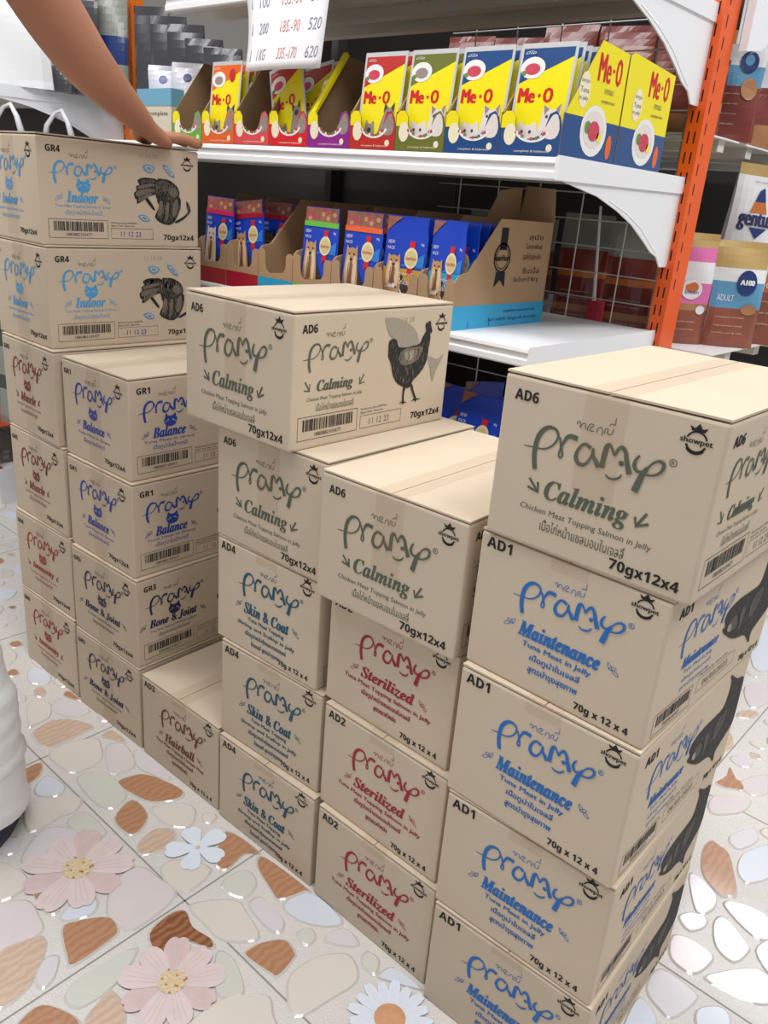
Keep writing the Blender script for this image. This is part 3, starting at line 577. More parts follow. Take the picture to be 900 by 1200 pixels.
BOXCODE = dict(A6='GR4', A5='GR4', A4='GR5', A3='GR5', A2='GR6', A1='GR6', B4='GR1', B3='GR1', B2='GR3', B1='GR3', N1='AD3',
               C5='AD6', C4='AD6', C3='AD4', C2='AD4', C1='AD4', D4='AD6', D3='AD2', D2='AD2', D1='AD2', E5='AD6', E4='AD1', E3='AD1', E2='AD1', E1='AD1')
LABELS = dict(
 A6='kraft carton with sky blue Indoor print, topmost of its stack, pressed down by a hand',
 A5='kraft carton with sky blue Indoor print, directly under the one the hand presses',
 A4='kraft carton with maroon Muscle print, directly below the two Indoor cartons',
 A3='kraft carton with maroon Muscle print, resting on an Immunity carton',
 A2='kraft carton with rust red Immunity print, upper one, under a Muscle carton',
 A1='kraft carton with rust red Immunity print, standing on the floor',
 B4='kraft carton with royal blue Balance print and its top visible, topmost of its stack',
 B3='kraft carton with royal blue Balance print, between the other Balance and Bone & Joint',
 B2='kraft carton with navy Bone & Joint print, under a Balance carton, barcode side visible',
 B1='kraft carton with navy Bone & Joint print, standing on the floor',
 N1='single low kraft carton with brown print on the floor between two stacks',
 C5='kraft carton with green Calming print and black chicken, overhanging the stack beneath it',
 C4='kraft carton with green Calming print, right under the overhanging chicken carton',
 C3='kraft carton with teal Skin & Coat print, topmost of three, below a Calming carton',
 C2='kraft carton with teal Skin & Coat print, middle one of three in its stack',
 C1='kraft carton with teal Skin & Coat print, lowest of three, standing on the floor',
 D4='kraft carton with green Calming print, sitting on the three red Sterilized cartons',
 D3='kraft carton with red Sterilized print, topmost of three, just below a Calming carton',
 D2='kraft carton with red Sterilized print, middle one of three in its stack',
 D1='kraft carton with red Sterilized print, lowest of three, standing on the floor',
 E5='large near kraft carton with green Calming print on top of the blue Maintenance stack',
 E4='kraft carton with blue Maintenance print, topmost of four, directly under a Calming carton',
 E3='kraft carton with blue Maintenance print, second from the top of four',
 E2='kraft carton with blue Maintenance print, third of four, resting on the lowest',
 E1='kraft carton with blue Maintenance print, lowest of four, standing on the floor')
BOXES['E4'][1] = -.093; BOXES['E5'][1] = -.0985
CACHE = {}
for nm, code in BOXCODE.items():
    bx, by, th, ez, z, ty = BOXES[nm]
    dm = DIMS[int(ty)]
    if code not in CACHE:
        CACHE[code] = carton_meshes(code, dm)
    body, fl, tp = CACHE[code]
    t = thing('cardboard_carton', LABELS[nm], 'cardboard box', (bx, by, z), th, 'stacked pet food cartons')
    t.scale = (1, 1, 1 + ez - .0015)
    put('carton_body', body, t); put('top_flap', fl[0], t); put('top_flap', fl[1], t); put('packing_tape', tp, t)

# ---------------------------------------------------------------- shelving
def bracket_poly(y0, y1, zt):
    """side bracket outline (y, z); y0 is the cantilever tip, y1 the upright"""
    s = 1 if y1 > y0 else -1
    pts = [(0, 0), (.506, 0), (.506, -.178), (.470, -.178), (.448, -.158), (.415, -.148), (.375, -.128), (.31, -.098), (.24, -.075), (.156, -.054), (.031, -.037), (0, -.034)]
    return [(y0 + s * a, zt + b) for a, b in pts]
def add_bracket(parent, x, y0, y1, zt):
    m = MB(); s = 1 if y1 > y0 else -1
    m.prism(bracket_poly(y0, y1, zt), 'x', x - .0015, x + .0015, WHITE)
    # folded upper flange, standing proud of the plate
    m.prism([(y0, zt + .002), (y1, zt + .002), (y1, zt - .030), (y0, zt - .036)], 'x', x + .0015, x + .0055, WHITE)
    # stiffening ridge pressed along the curve
    c = [(y0 + s * a, zt + b) for a, b in ((.20, -.058), (.28, -.078), (.35, -.103), (.405, -.133), (.44, -.150))]
    m.tube([(x + .0005, a, b) for a, b in c], .0022, WHITE, 6)
    return m.build('shelf_bracket', parent)
def add_shelf(parent, x0, x1, yf, yb, zt, lip=.037, front=WHITE):
    s = 1 if yb > yf else -1
    P = [(0, -.010), (.0015, -.004), (.005, -.001), (.010, 0), (abs(yb - yf), 0), (abs(yb - yf), -.003), (.013, -.004), (.009, -.008), (.009, -lip + .008), (.012, -lip + .002), (.03, -lip + .002), (.03, -lip), (.004, -lip), (.001, -lip + .003), (.001, -lip + .013), (.004, -lip + .016), (.004, -.012)]
    m = MB(); m.prism([(yf + s * a, zt + b) for a, b in P], 'x', x0, x1, front)
    o = m.build('shelf_board', parent)
    r = MB()
    for k in (.28, .55, .82):
        y = yf + (yb - yf) * k
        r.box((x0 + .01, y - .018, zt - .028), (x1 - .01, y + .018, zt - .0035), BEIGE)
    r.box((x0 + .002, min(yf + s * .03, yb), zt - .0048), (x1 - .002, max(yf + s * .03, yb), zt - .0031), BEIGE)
    r.build('underside_rib', o)
    return o
ORANGE_LIT = mat('lit_orange_upright_paint', (244, 122, 30), 0.4)  # same upright orange, with the stronger light at left put into its colour
def add_upright(parent, x0, x1, y0, y1, z1, ORANGE=ORANGE, cols=(.28, .66)):
    m = MB(); t = .003
    m.box((x0, y0, 0), (x1, y0 + t, z1), ORANGE); m.box((x1 - t, y0 + t, 0), (x1, y1, z1), ORANGE); m.box((x0, y1 - t, 0), (x1 - t, y1, z1), ORANGE)
    m.box((x0, y0 + t, 0), (x0 + t, y1 - t, z1), mat('upright_edge_grey', (150, 146, 140), 0.5))
    z = .60
    while z < z1 - .05:
        for k in cols:
            xa = x0 + (x1 - x0) * k
            m.flat([(xa - .0016, z), (xa + .0016, z), (xa + .0016, z + .022), (xa - .0016, z + .022)], lambda a, b: (a, y0 - .0004, b), SLOT)
        if z > 1.0:
            ya = y0 + (y1 - y0) * .28
            m.flat([(ya - .002, z + .018), (ya + .002, z + .018), (ya + .002, z + .040), (ya - .002, z + .040)], lambda a, b: (x1 + .0004, a, b), SLOT)
        z += .0385
    return m.build('upright', parent)

YF, YB, XR = .36, .866, 1.1545
ZM, ZU, ZT, ZL = .951, 1.265, 1.578, .636
rack = thing('store_shelving_rack', 'white shelving with orange slotted uprights and wire back, full of yellow and blue packets', 'shelf', (0, 0, 0))
add_upright(rack, 1.139, 1.173, YB, .938, 2.1)
add_upright(rack, -.965, -.895, YB, .915, 2.1, ORANGE_LIT, (.10,))
pm = MB(); pm.box((.055, .90, 0), (.08, .938, 2.1), mat('dark_post', (50, 47, 45), .6)); pm.build('rear_post', rack)
for z in (ZL, ZM, ZU, ZT):
    add_shelf(rack, .05 if z == ZT else -.86, XR - .002, YF, YB - .002, z)
    add_bracket(rack, XR, YF, YB, z)
add_shelf(rack, -.86, XR - .002, YF, YB - .002, .14, lip=.13)
wm = MB()
for k in range(13):
    x = 1.04 - .118 * k
    if x > .50: wm.tube([(x, .882, .64), (x, .882, 2.05)], .0018, WIRE, 5)
for k in range(25):
    z = .66 + .0565 * k
    wm.tube([(.5, .879, z), (1.136, .879, z)], .0016, WIRE, 5)
wm.build('wire_back_mesh', rack)
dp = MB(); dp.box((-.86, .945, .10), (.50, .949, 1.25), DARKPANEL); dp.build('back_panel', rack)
st = MB()
for z in (1.485, 1.40): st.prism(circ(.893, z, .016, .012, 12), 'x', -.8945, -.8935, mat('grey_sticker', (150, 150, 154), 0.6))
st.build('sticker', rack)

# neighbouring run on the left, rear unit behind the wire mesh
left = thing('store_shelving_rack', 'white shelf with curved bracket left of the orange upright, behind the arm', 'shelf', (-.96, 0, 0))
add_shelf(left, -1.2, -.012, YF, YB - .002, 1.42); add_bracket(left, -.008, YF, YB, 1.42)
add_shelf(left, -1.2, -.012, YF, YB - .002, 1.03); add_bracket(left, -.008, YF, YB, 1.03)
add_shelf(left, -1.2, -.012, .30, YB - .002, .30, lip=.16, front=mat('red_orange_lip', (176, 62, 30), .5))
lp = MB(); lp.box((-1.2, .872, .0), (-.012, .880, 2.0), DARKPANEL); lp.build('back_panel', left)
lg = MB(); lg.box((-1.2, .31, 0), (-1.14, .86, .14), WHITE); lg.build('foot', left)
lg = MB(); lg.box((-.07, .31, 0), (-.012, .86, .14), WHITE); lg.build('foot', left)

rear = thing('store_shelving_rack', 'shelving behind the wire mesh and orange upright, holding bags of pet food', 'shelf', (0, 0, 0))
add_shelf(rear, -.9, 1.262, 1.69, .95, .91); add_shelf(rear, -.9, 1.15, 1.60, .95, 1.36); add_shelf(rear, -.9, 1.18, 1.6, .95, 1.82)
add_shelf(rear, -.9, 1.262, 1.69, .95, .45)
pr = MB(); pr.box((1.165, .945, .445), (1.17, 1.2, .46), WHITE)
bk = MB(); bk.box((-.9, 1.70, .0), (1.34, 1.71, 2.2), DARKPANEL); bk.build('back_panel', rear)  # dark sheet added to hide the bright wall and keep the gaps dark
add_bracket(rear, 1.18, 1.446, .94, 1.70)
m_ = MB(); m_.box((-.9, 1.62, 0), (-.86, 1.66, 2.0), ORANGE); m_.build('upright', rear)
m_ = MB(); m_.box((1.10, .944, 0), (1.135, .985, 2.1), mat('upright_edge_grey', (150, 146, 140))); m_.build('upright', rear)
m_ = MB()
m_.prism([(0.947, 1.9), (1.07, 1.9), (1.07, 1.56), (1.05, 1.535), (1.02, 1.522), (.98, 1.515), (.947, 1.51)], 'x', 1.183, 1.20, WHITE); m_.build('end_panel', rear)

# ---------------------------------------------------------------- packets in display cartons
YEL = mat('pouch_yellow', (240, 224, 20), 0.22, coat=0.3); NAVYP = mat('pouch_blue', (24, 72, 130), 0.25, coat=0.3)
REDM = mat('letter_red', (205, 24, 34), 0.35); SILVER = mat('pouch_silver_edge', (212, 214, 214), 0.25, metal=0.3, bump=.1, bscale=90)
PLATE = mat('dish_white', (232, 230, 226), 0.35); MEAT = mat('dish_meat', (196, 62, 84), 0.45, var=.3, vscale=240); GREENS = mat('dish_greens', (96, 136, 64), .5)
CATG = mat('kitten_grey', (146, 132, 124), 0.6, var=.3, vscale=160); CATW = mat('kitten_white', (222, 212, 206), .6, var=.1, vscale=120); CATD = mat('kitten_dark', (62, 54, 52), .6)
TINT = dict(orange=mat('print_orange', (226, 100, 32), .35), red=mat('print_red', (186, 44, 40), .35), rose=mat('print_rose', (216, 74, 78), .35), scarlet=mat('print_scarlet', (214, 30, 44), .35),
            purple=mat('print_purple', (142, 36, 140), .35), olive=mat('print_olive', (106, 112, 42), .35), blue=NAVYP, lime=mat('print_green', (96, 176, 52), .35))
CREAMD = mat('print_cream_disc', (236, 226, 196), .4)

def meo_pouch(kind, cat='grey'):
    """flat cat food pouch, .108 x .172, standing; front toward -y"""
    w, h = .108, .174; m = MB()
    nx, nz = 8, 10; V = []; 
    for side in (-1, 1):
        for j in range(nz + 1):
            for i in range(nx + 1):
                u = i / nx; v = j / nz
                th = .0062 * (math.sin(math.pi * min(max((u - .06) / .88, 0), 1)) ** .35) * (math.sin(math.pi * min(max((v - .05) / .83, 0), 1)) ** .4)
                V.append(((u - .5) * w, side * (max(th, .0006) if side > 0 else .0008), v * h))
    n1 = (nx + 1) * (nz + 1); fs = []
    for j in range(nz):
        for i in range(nx):
            a = j * (nx + 1) + i
            fs.append((a, a + 1, a + nx + 2, a + nx + 1)); fs.append((n1 + a + 1, n1 + a, n1 + a + nx + 1, n1 + a + nx + 2))
    for i in range(nx):
        fs.append((i + 1, i, n1 + i, n1 + i + 1)); a = nz * (nx + 1) + i; fs.append((a, a + 1, n1 + a + 1, n1 + a))
    for j in range(nz):
        a = j * (nx + 1); fs.append((a, a + nx + 1, n1 + a + nx + 1, n1 + a)); a += nx; fs.append((a + nx + 1, a, n1 + a, n1 + a + nx + 1))
    m.add(V, fs, SILVER)
    L = lambda k: (lambda x, z: (x, -.0009 - .00025 * k, z))
    a = w / 2 - .005; t = TINT[kind]
    m.flat([(-a, .004), (a, .004), (a, h - .008), (-a, h - .008)], L(0), YEL)
    m.flat([(-a, h - .008), (-a, h - .062), (a, h - .022), (a, h - .008)], L(1), t)
    m.flat([(-a, .004), (a, .004), (a, .030), (-a, .012)], L(1), t)
    m.flat(circ(-.026, h - .038, .024, .017), L(2), PLATE); m.flat(circ(-.026, h - .040, .015, .009), L(3), MEAT if kind in ('blue', 'red') else CATG)
    if kind != 'orange': m.flat(circ(-.042, h - .046, .005, .004, 8), L(4), GREENS)
    if kind == 'orange': m.flat(circ(.022, h - .030, .011, .014), L(3), TINT['red'])
    text(m, 'Me', -.046, -.012, .082, .105, L(2), REDM, bold=.0035); text(m, 'O', .003, .023, .082, .105, L(2), REDM, bold=.0035); m.flat(circ(-.004, .093, .003, n=8), L(2), REDM)
    text(m, 'มีโอ', -.044, -.024, h - .0165, h - .0115, L(4), PLATE, shear=.3)
    if cat == 'grey':
        body = [(.0, .004), (.045, .004), (.044, .045), (.038, .066), (.037, .084), (.030, .076), (.022, .076), (.014, .082), (.013, .064), (.006, .045)]
        m.flat(smooth_poly(body, 2), L(3), CATG); m.flat([(.012, .066), (.013, .083), (.021, .075)], L(4), CATD); m.flat([(.037, .066), (.038, .084), (.030, .075)], L(4), CATD); m.flat(circ(.025, .062, .0065, .006, 10), L(4), CATD)
        m.flat(smooth_poly([(-.034, .004), (-.008, .004), (-.008, .034), (-.012, .052), (-.018, .046), (-.026, .047), (-.031, .053), (-.033, .034)], 2), L(4), CATG); m.flat(circ(-.021, .034, .005, n=10), L(5), CATD)
    else:
        m.flat(smooth_poly([(-.038, .004), (.004, .004), (.004, .036), (-.002, .052), (-.010, .047), (-.024, .047), (-.033, .052), (-.037, .032)], 2), L(3), CATW)
        m.flat(smooth_poly([(.004, .012), (.042, .012), (.044, .056), (.042, .080), (.034, .072), (.020, .072), (.010, .078), (.008, .052)], 2), L(4), CATW)
        for ex, ez in ((-.026, .036), (-.010, .036), (.018, .060), (.034, .060)): m.flat(circ(ex, ez, .0028, n=8), L(5), CATD)
        m.flat([(.010, .078), (.013, .062), (.021, .072)], L(5), CATG); m.flat([(.042, .080), (.041, .062), (.034, .072)], L(5), CATG)
    return m.mesh('cat_food_pouch')
POUCH = {}
def meo(kind, cat):
    if (kind, cat) not in POUCH: POUCH[(kind, cat)] = meo_pouch(kind, cat)
    return POUCH[(kind, cat)]

def dish(m, cx, cz, r, L, k, meat=MEAT):
    m.flat(circ(cx, cz, r * 1.12, r), L(k), PLATE); m.flat(circ(cx, cz + r * .05, r * .88, r * .72), L(k + 1), CATW)
    m.flat(circ(cx - r * .55, cz + r * .1, r * .26, n=8), L(k + 2), GREENS); m.flat(circ(cx, cz, r * .5, r * .4, 10), L(k + 3), meat); m.flat(circ(cx + r * .5, cz - r * .2, r * .2, n=8), L(k + 3), YEL)

def display(kind, label, x0, w, d=.188, yellow_side=True, full=False, y0=.366):
    t = thing('display_carton', label, 'display box', (x0 + .001, y0, ZU), 0, 'cat food display cartons')
    w -= .002; T = .0012; tint = TINT[kind]
    out = YEL; 
    prof = [(0, 0), (d, 0), (d, .178), (.090, .184), (.004, .068), (0, .066)] if not full else [(0, 0), (d, 0), (d, .172), (.012, .184), (.0, .178)]
    low = [(0, 0), (d, 0), (d, .066), (0, .066)]
    m = MB()
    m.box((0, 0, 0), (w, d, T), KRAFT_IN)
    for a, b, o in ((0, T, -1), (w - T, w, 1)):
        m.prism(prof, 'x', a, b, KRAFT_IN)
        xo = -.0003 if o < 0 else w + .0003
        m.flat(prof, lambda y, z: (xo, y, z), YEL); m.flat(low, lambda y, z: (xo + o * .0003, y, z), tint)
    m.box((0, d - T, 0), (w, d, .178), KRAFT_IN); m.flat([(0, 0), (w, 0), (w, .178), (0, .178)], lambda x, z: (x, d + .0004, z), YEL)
    S = lambda k: (lambda y, z: (w + .0007 + .0003 * k, y, z))
    text(m, 'Me', .088, .132, .124, .166, S(0), REDM, bold=.003); text(m, 'O', .148, .170, .124, .166, S(0), REDM, bold=.003); m.flat(circ(.140, .145, .0036, n=8), S(0), REDM)
    m.flat(circ(.052, .106, .018, .027), S(0), CREAMD); 
    for k in range(3): text(m, ('ปลาทูน่า', 'Tuna', 'in jelly')[k], .038, .066, .115 - .013 * k, .123 - .013 * k, S(1), INK['green'])
    text(m, 'อาหารแมว', .118, .150, .108, .116, S(0), INK['green']); text(m, 'complete food', .112, .160, .092, .100, S(0), INK['green'])
    dish(m, .100, .048, .040, S, 1); m.flat(circ(.160, .028, .010, .020, 10), S(1), TINT['orange']); 
    m.build('tray', t)
    f = MB(); hp = .068
    cut = [(0, 0), (w, 0), (w, hp * .62), (w - .005, hp * .86), (w - .014, hp), (w - .026, hp * .93), (w - .032, hp * .62), (w - .040, hp * .46), (w - .055, hp * .38), (.050, hp * .38), (.036, hp * .44), (.030, hp * .62), (.028, hp * .86), (.020, hp), (.008, hp), (0, hp * .9)]
    f.prism(cut, 'y', -T, 0, KRAFT_IN)
    Ff = lambda k: (lambda x, z: (x, -T - .0003 - .0002 * k, z))
    f.flat(cut, Ff(0), tint)
    f.flat([(0, hp * .62), (.029, hp * .62), (.028, hp * .86), (.020, hp), (.008, hp), (0, hp * .9)], Ff(1), YEL)
    f.flat(circ(.020, hp * .47, .0125, .017, 16), Ff(2), CREAMD); f.flat(circ(.1, .012, .006, n=10), Ff(2), CREAMD)
    bowl = [(.034, hp * .40), (w - .034, hp * .40), (w - .026, hp * .62), (w - .036, hp * .30), (.07, hp * .20), (.05, hp * .22)]
    ring(f, w * .5 + .004, hp * .62, .036, .030, Ff(2), PLATE, n=14, ry=.62, a0=math.pi + .25, a1=2 * math.pi - .25)
    for q in range(7):
        t_ = math.pi + .45 + q * .37; f.flat(circ(w * .5 + .004 + .027 * math.cos(t_), hp * .60 + .0155 * math.sin(t_), .0034, .0028, 8), Ff(3), (MEAT, GREENS, CATW)[q % 3])
    f.flat(smooth_poly([(w - .036, hp * .50), (w - .030, hp * .66), (w - .020, hp * .9), (w - .010, hp * .9), (w - .004, hp * .6), (w - .010, hp * .4), (w - .026, hp * .38)], 2), Ff(1), CATW if kind in ('olive', 'blue') else CATG)
    text(f, 'complete & balanced', .032, w - .02, .004, .0085, Ff(2), CREAMD)
    f.build('front_panel', t)
    return t
def stack_pouches(kind, cat, x, n, lab_front, lab_back, group, step=.017, lean=-.10, y=.376, tilt=0.0, dx=.002):
    for k in range(n):
        yy = y + k * step
        o = put('cat_food_pouch', meo(kind, cat), None, (x + dx * k * (1 if k % 2 else .4), yy, ZU + .002), 0)
        o.rotation_euler = (lean - .012 * k, tilt, 0)
        o.scale = (1, 1, .985 + (.012 if k % 2 else 0))
        tag(o, lab_front if k == 0 else lab_back, 'pet food pouch', group)

XD = [.070, .187, .306, .427, .549, .672, .793, .912, 1.033, 1.1545]
display('lime', 'green empty cat food display carton beside the hand, leftmost on the upper shelf', XD[0], XD[1] - XD[0])
display('orange', 'orange cat food display carton holding upright yellow pouches', XD[1], XD[2] - XD[1])
display('rose', 'rose pink nearly empty display carton left of the carton with the slumped pouch', XD[2], XD[3] - XD[2])
display('scarlet', 'scarlet display carton under the price sheet with one slumped pouch', XD[3], XD[4] - XD[3])
display('purple', 'purple empty display carton with a yellow folded edge', XD[4], XD[5] - XD[4])
display('red', 'brick red display carton holding red and yellow pouches', XD[5], XD[6] - XD[5])
display('olive', 'olive green display carton holding green and yellow pouches', XD[6], XD[7] - XD[6])
display('blue', 'blue display carton of cat food pouches, beside the olive green carton', XD[7], XD[8] - XD[7])
display('blue', 'blue and yellow display carton at the shelf corner, front one showing its side', XD[8], XD[9] - XD[8])
display('blue', 'blue and yellow display carton directly behind the corner one, nearest the upright', XD[8], XD[9] - XD[8], full=True, y0=.366 + .193)
cx = lambda i: (XD[i] + XD[i + 1]) / 2
G_ = 'cat food pouches on the upper shelf'
stack_pouches('orange', 'grey', cx(1), 5, 'front orange topped yellow pouch with grey kitten in the orange carton', 'yellow pouch standing behind the front one in the orange carton', G_)
stack_pouches('red', 'grey', cx(3) - .004, 1, 'red topped yellow pouch slumped sideways below the price sheet', '', G_, lean=-.12, tilt=-.30, y=.380)
stack_pouches('red', 'grey', cx(3) + .012, 3, 'yellow pouches leaning behind the slumped pouch in the scarlet carton', 'yellow pouches leaning behind the slumped pouch in the scarlet carton', G_, lean=-.2, tilt=-.16, y=.42)
stack_pouches('red', 'grey', cx(5), 2, 'red topped yellow pouch with grey kitten in the brick red carton', 'pouch hidden mostly behind the red topped pouch of the brick red carton', G_)
stack_pouches('olive', 'white', cx(6), 3, 'olive topped yellow pouch with white kittens, front of the olive carton', 'pouch edges behind the olive topped front pouch', G_)
stack_pouches('blue', 'white', cx(7), 3, 'blue topped yellow pouch with white kittens, front of the carton beside the olive one', 'pouch edges behind the blue topped pouch beside the olive carton', G_)
stack_pouches('blue', 'white', cx(8), 6, 'blue topped yellow pouch, front of the corner display carton', 'blue topped pouches fanned behind the front pouch in the corner carton', G_, step=.018, dx=.0012)
# folded yellow edge of the empty purple carton
m = MB(); m.prism([(.000, .066), (.006, .064), (.092, .182), (.086, .188)], 'x', 0, .012, YEL)
o = m.build('carton_flap', None, loc=(XD[4] + .004, .368, ZU)); tag(o, 'yellow folded cardboard strip standing in the empty purple display carton', 'cardboard strip')

# --- dog food pouches and kraft display cartons on the middle shelf
DBLUE = mat('dog_pouch_blue', (22, 66, 190), 0.2, coat=0.35, bump=.12, bscale=28); DBLUE2 = mat('dog_pouch_light_blue', (46, 128, 214), .25, coat=.3)
BAND = dict(pink=mat('band_pink', (206, 40, 92), .3), crimson=mat('band_crimson', (170, 24, 50), .3), green=mat('band_green', (104, 190, 72), .3), orange=mat('band_orange', (236, 104, 58), .3),
            gold=mat('band_gold', (198, 152, 40), .3), cyan=mat('band_cyan', (40, 164, 210), .3))
MEATP = mat('pouch_meat_print', (150, 96, 84), .25, var=.55, vscale=70, coat=.4); DOGT = mat('dog_tan', (190, 146, 100), .6, var=.25, vscale=120); DOGD = mat('dog_dark', (56, 46, 42), .6, var=.3, vscale=90)
RIB = mat('ribbon_red', (206, 38, 44), .4); MEDAL = mat('medal_cream', (232, 220, 180), .45)
def dog_pouch(kind, style, dog='tan'):
    w, h = .112, .196; m = MB(); nx, nz = 8, 10; V = []
    for side in (-1, 1):
        for j in range(nz + 1):
            for i in range(nx + 1):
                u = i / nx; v = j / nz
                th = .016 * (math.sin(math.pi * min(max((u - .03) / .94, 0), 1)) ** .5) * (1 - v) ** .6 * (1 if v > .02 else .9) + .0008
                x = (u - .5) * w * (1 - (.03 if 0 < j < nz else 0))
                if j >= nz - 1 and (i == 0 or i == nx): x *= .93
                V.append((x, side * th if side > 0 else -.001 - .25 * th, v * h))
    n1 = (nx + 1) * (nz + 1); fs = []; mt = []
    for j in range(nz):
        for i in range(nx):
            a = j * (nx + 1) + i
            fs.append((a, a + 1, a + nx + 2, a + nx + 1)); fs.append((n1 + a + 1, n1 + a, n1 + a + nx + 1, n1 + a + nx + 2))
    for i in range(nx):
        fs.append((i + 1, i, n1 + i, n1 + i + 1)); a = nz * (nx + 1) + i; fs.append((a, a + 1, n1 + a + 1, n1 + a))
    for j in range(nz):
        a = j * (nx + 1); fs.append((a, a + nx + 1, n1 + a + nx + 1, n1 + a)); a += nx; fs.append((a + nx + 1, a, n1 + a, n1 + a + nx + 1))
    m.add(V, fs, DBLUE)
    def L(k):
        def f(x, z):
            u = min(max(x / w + .5, 0), 1); v = min(max(z / h, 0), 1)
            th = .016 * (math.sin(math.pi * min(max((u - .03) / .94, 0), 1)) ** .5) * (1 - v) ** .6 + .0008
            return (x, -.0022 - .25 * th - .0003 * k, z)
        return f
    def strip(x0, x1, za, zb, k, mt):
        q = L(k); n = 8
        m.add([q(x0 + (x1 - x0) * i / n, za) for i in range(n + 1)] + [q(x0 + (x1 - x0) * i / n, zb) for i in range(n + 1)], [(i, i + 1, n + 2 + i, n + 1 + i) for i in range(n)], mt)
    b = BAND[kind]; hw = w / 2 - .003
    if style == 'meat':
        strip(-hw + .003, hw - .003, .166, .195, 0, MEATP); strip(-hw, hw, .156, .167, 0, b)
        for k in range(14):
            rng = random.Random(k); q = smooth_poly([(rng.uniform(-.042, .042) + .008 * math.cos(a), .180 + rng.uniform(-.006, .006) + .006 * math.sin(a)) for a in (0, 1.5, 3, 4.5)], 2)
            if k % 2: m.flat(circ(rng.uniform(-.044, .044), .180 + rng.uniform(-.008, .008), .006, .005, 7), L(1), DOGT if k % 4 == 1 else MEAT)
    else:
        strip(-hw, hw, .004, .096 if style == 'low' else .100, 0, b if style == 'cyanlow' else BAND['gold'] if kind == 'gold' else b)
        m.flat([(-hw, .194), (-hw, .166), (-hw + .024, .184), (-hw + .04, .194)], L(1), MEATP)
        m.flat(circ(-.022, .030, .032, .036, 16, 0, math.pi), L(1), PLATE); m.flat(circ(-.022, .030, .024, .026, 14, 0, math.pi), L(2), DOGT)
        text(m, 'chicken & veg', -.012, .045, .082, .090, L(2), PLATE); text(m, 'ไก่ในเกรวี่', -.006, .042, .066, .077, L(2), PLATE)
    m.flat([(-.01, .101), (hw - .002, .101), (hw - .002, .128), (.02, .112)], L(0), DBLUE2)
    # medal on a red ribbon
    m.flat([(.012, .150), (.026, .150), (.026, .080), (.019, .088), (.012, .080)], L(1), RIB); m.flat(circ(.019, .118, .017, .020, 18), L(2), MEDAL); m.flat(circ(.019, .118, .013, .015, 14), L(3), mat('medal_gold', (214, 196, 140), .4))
    text(m, 'SmartHeart', .005, .033, .114, .121, L(4), RIB); text(m, 'NEW', -.046, -.028, .142, .149, L(1), PLATE); text(m, 'PACK', -.046, -.026, .131, .137, L(1), PLATE); text(m, '80g', .040, .048, .142, .148, L(1), PLATE)
    d0 = DOGT if dog == 'tan' else CATW
    yo = 0 if style == 'meat' else .030
    L_ = L; L = lambda k: (lambda x, z: L_(k)(x, z * (.196 - yo) / .196 + yo * (1 - z / .26)))
    m.flat(smooth_poly([(-.046, .022), (-.004, .022), (-.002, .062), (-.006, .096), (-.008, .112), (-.010, .128), (-.016, .121), (-.025, .124), (-.034, .121), (-.040, .128), (-.042, .110), (-.044, .090), (-.047, .055)], 2), L(2), d0)
    m.flat(smooth_poly([(-.036, .108), (-.028, .098), (-.030, .060), (-.038, .040), (-.042, .070)], 2), L(3), mat('dog_light', (222, 196, 160), .6)); m.flat(smooth_poly([(-.012, .106), (-.020, .098), (-.018, .060), (-.010, .040), (-.006, .070)], 2), L(3), mat('dog_light', (222, 196, 160), .6))
    m.flat(smooth_poly([(-.014, .030), (.016, .022), (.022, .040), (.008, .062), (-.008, .082)], 2), L(1), DOGD)
    for ex in (-.032, -.018): m.flat(circ(ex, .110, .0026, n=8), L(3), DOGD)
    m.flat(circ(-.025, .099, .0045, .0035, 8), L(3), DOGD); m.flat(smooth_poly([(-.032, .09), (-.018, .09), (-.02, .05), (-.03, .05)], 2), L(3), mat('dog_brown', (132, 88, 56), .6))
    return m.mesh('dog_food_pouch')
DP = {}
def dogp(*a):
    if a not in DP: DP[a] = dog_pouch(*a)
    return DP[a]
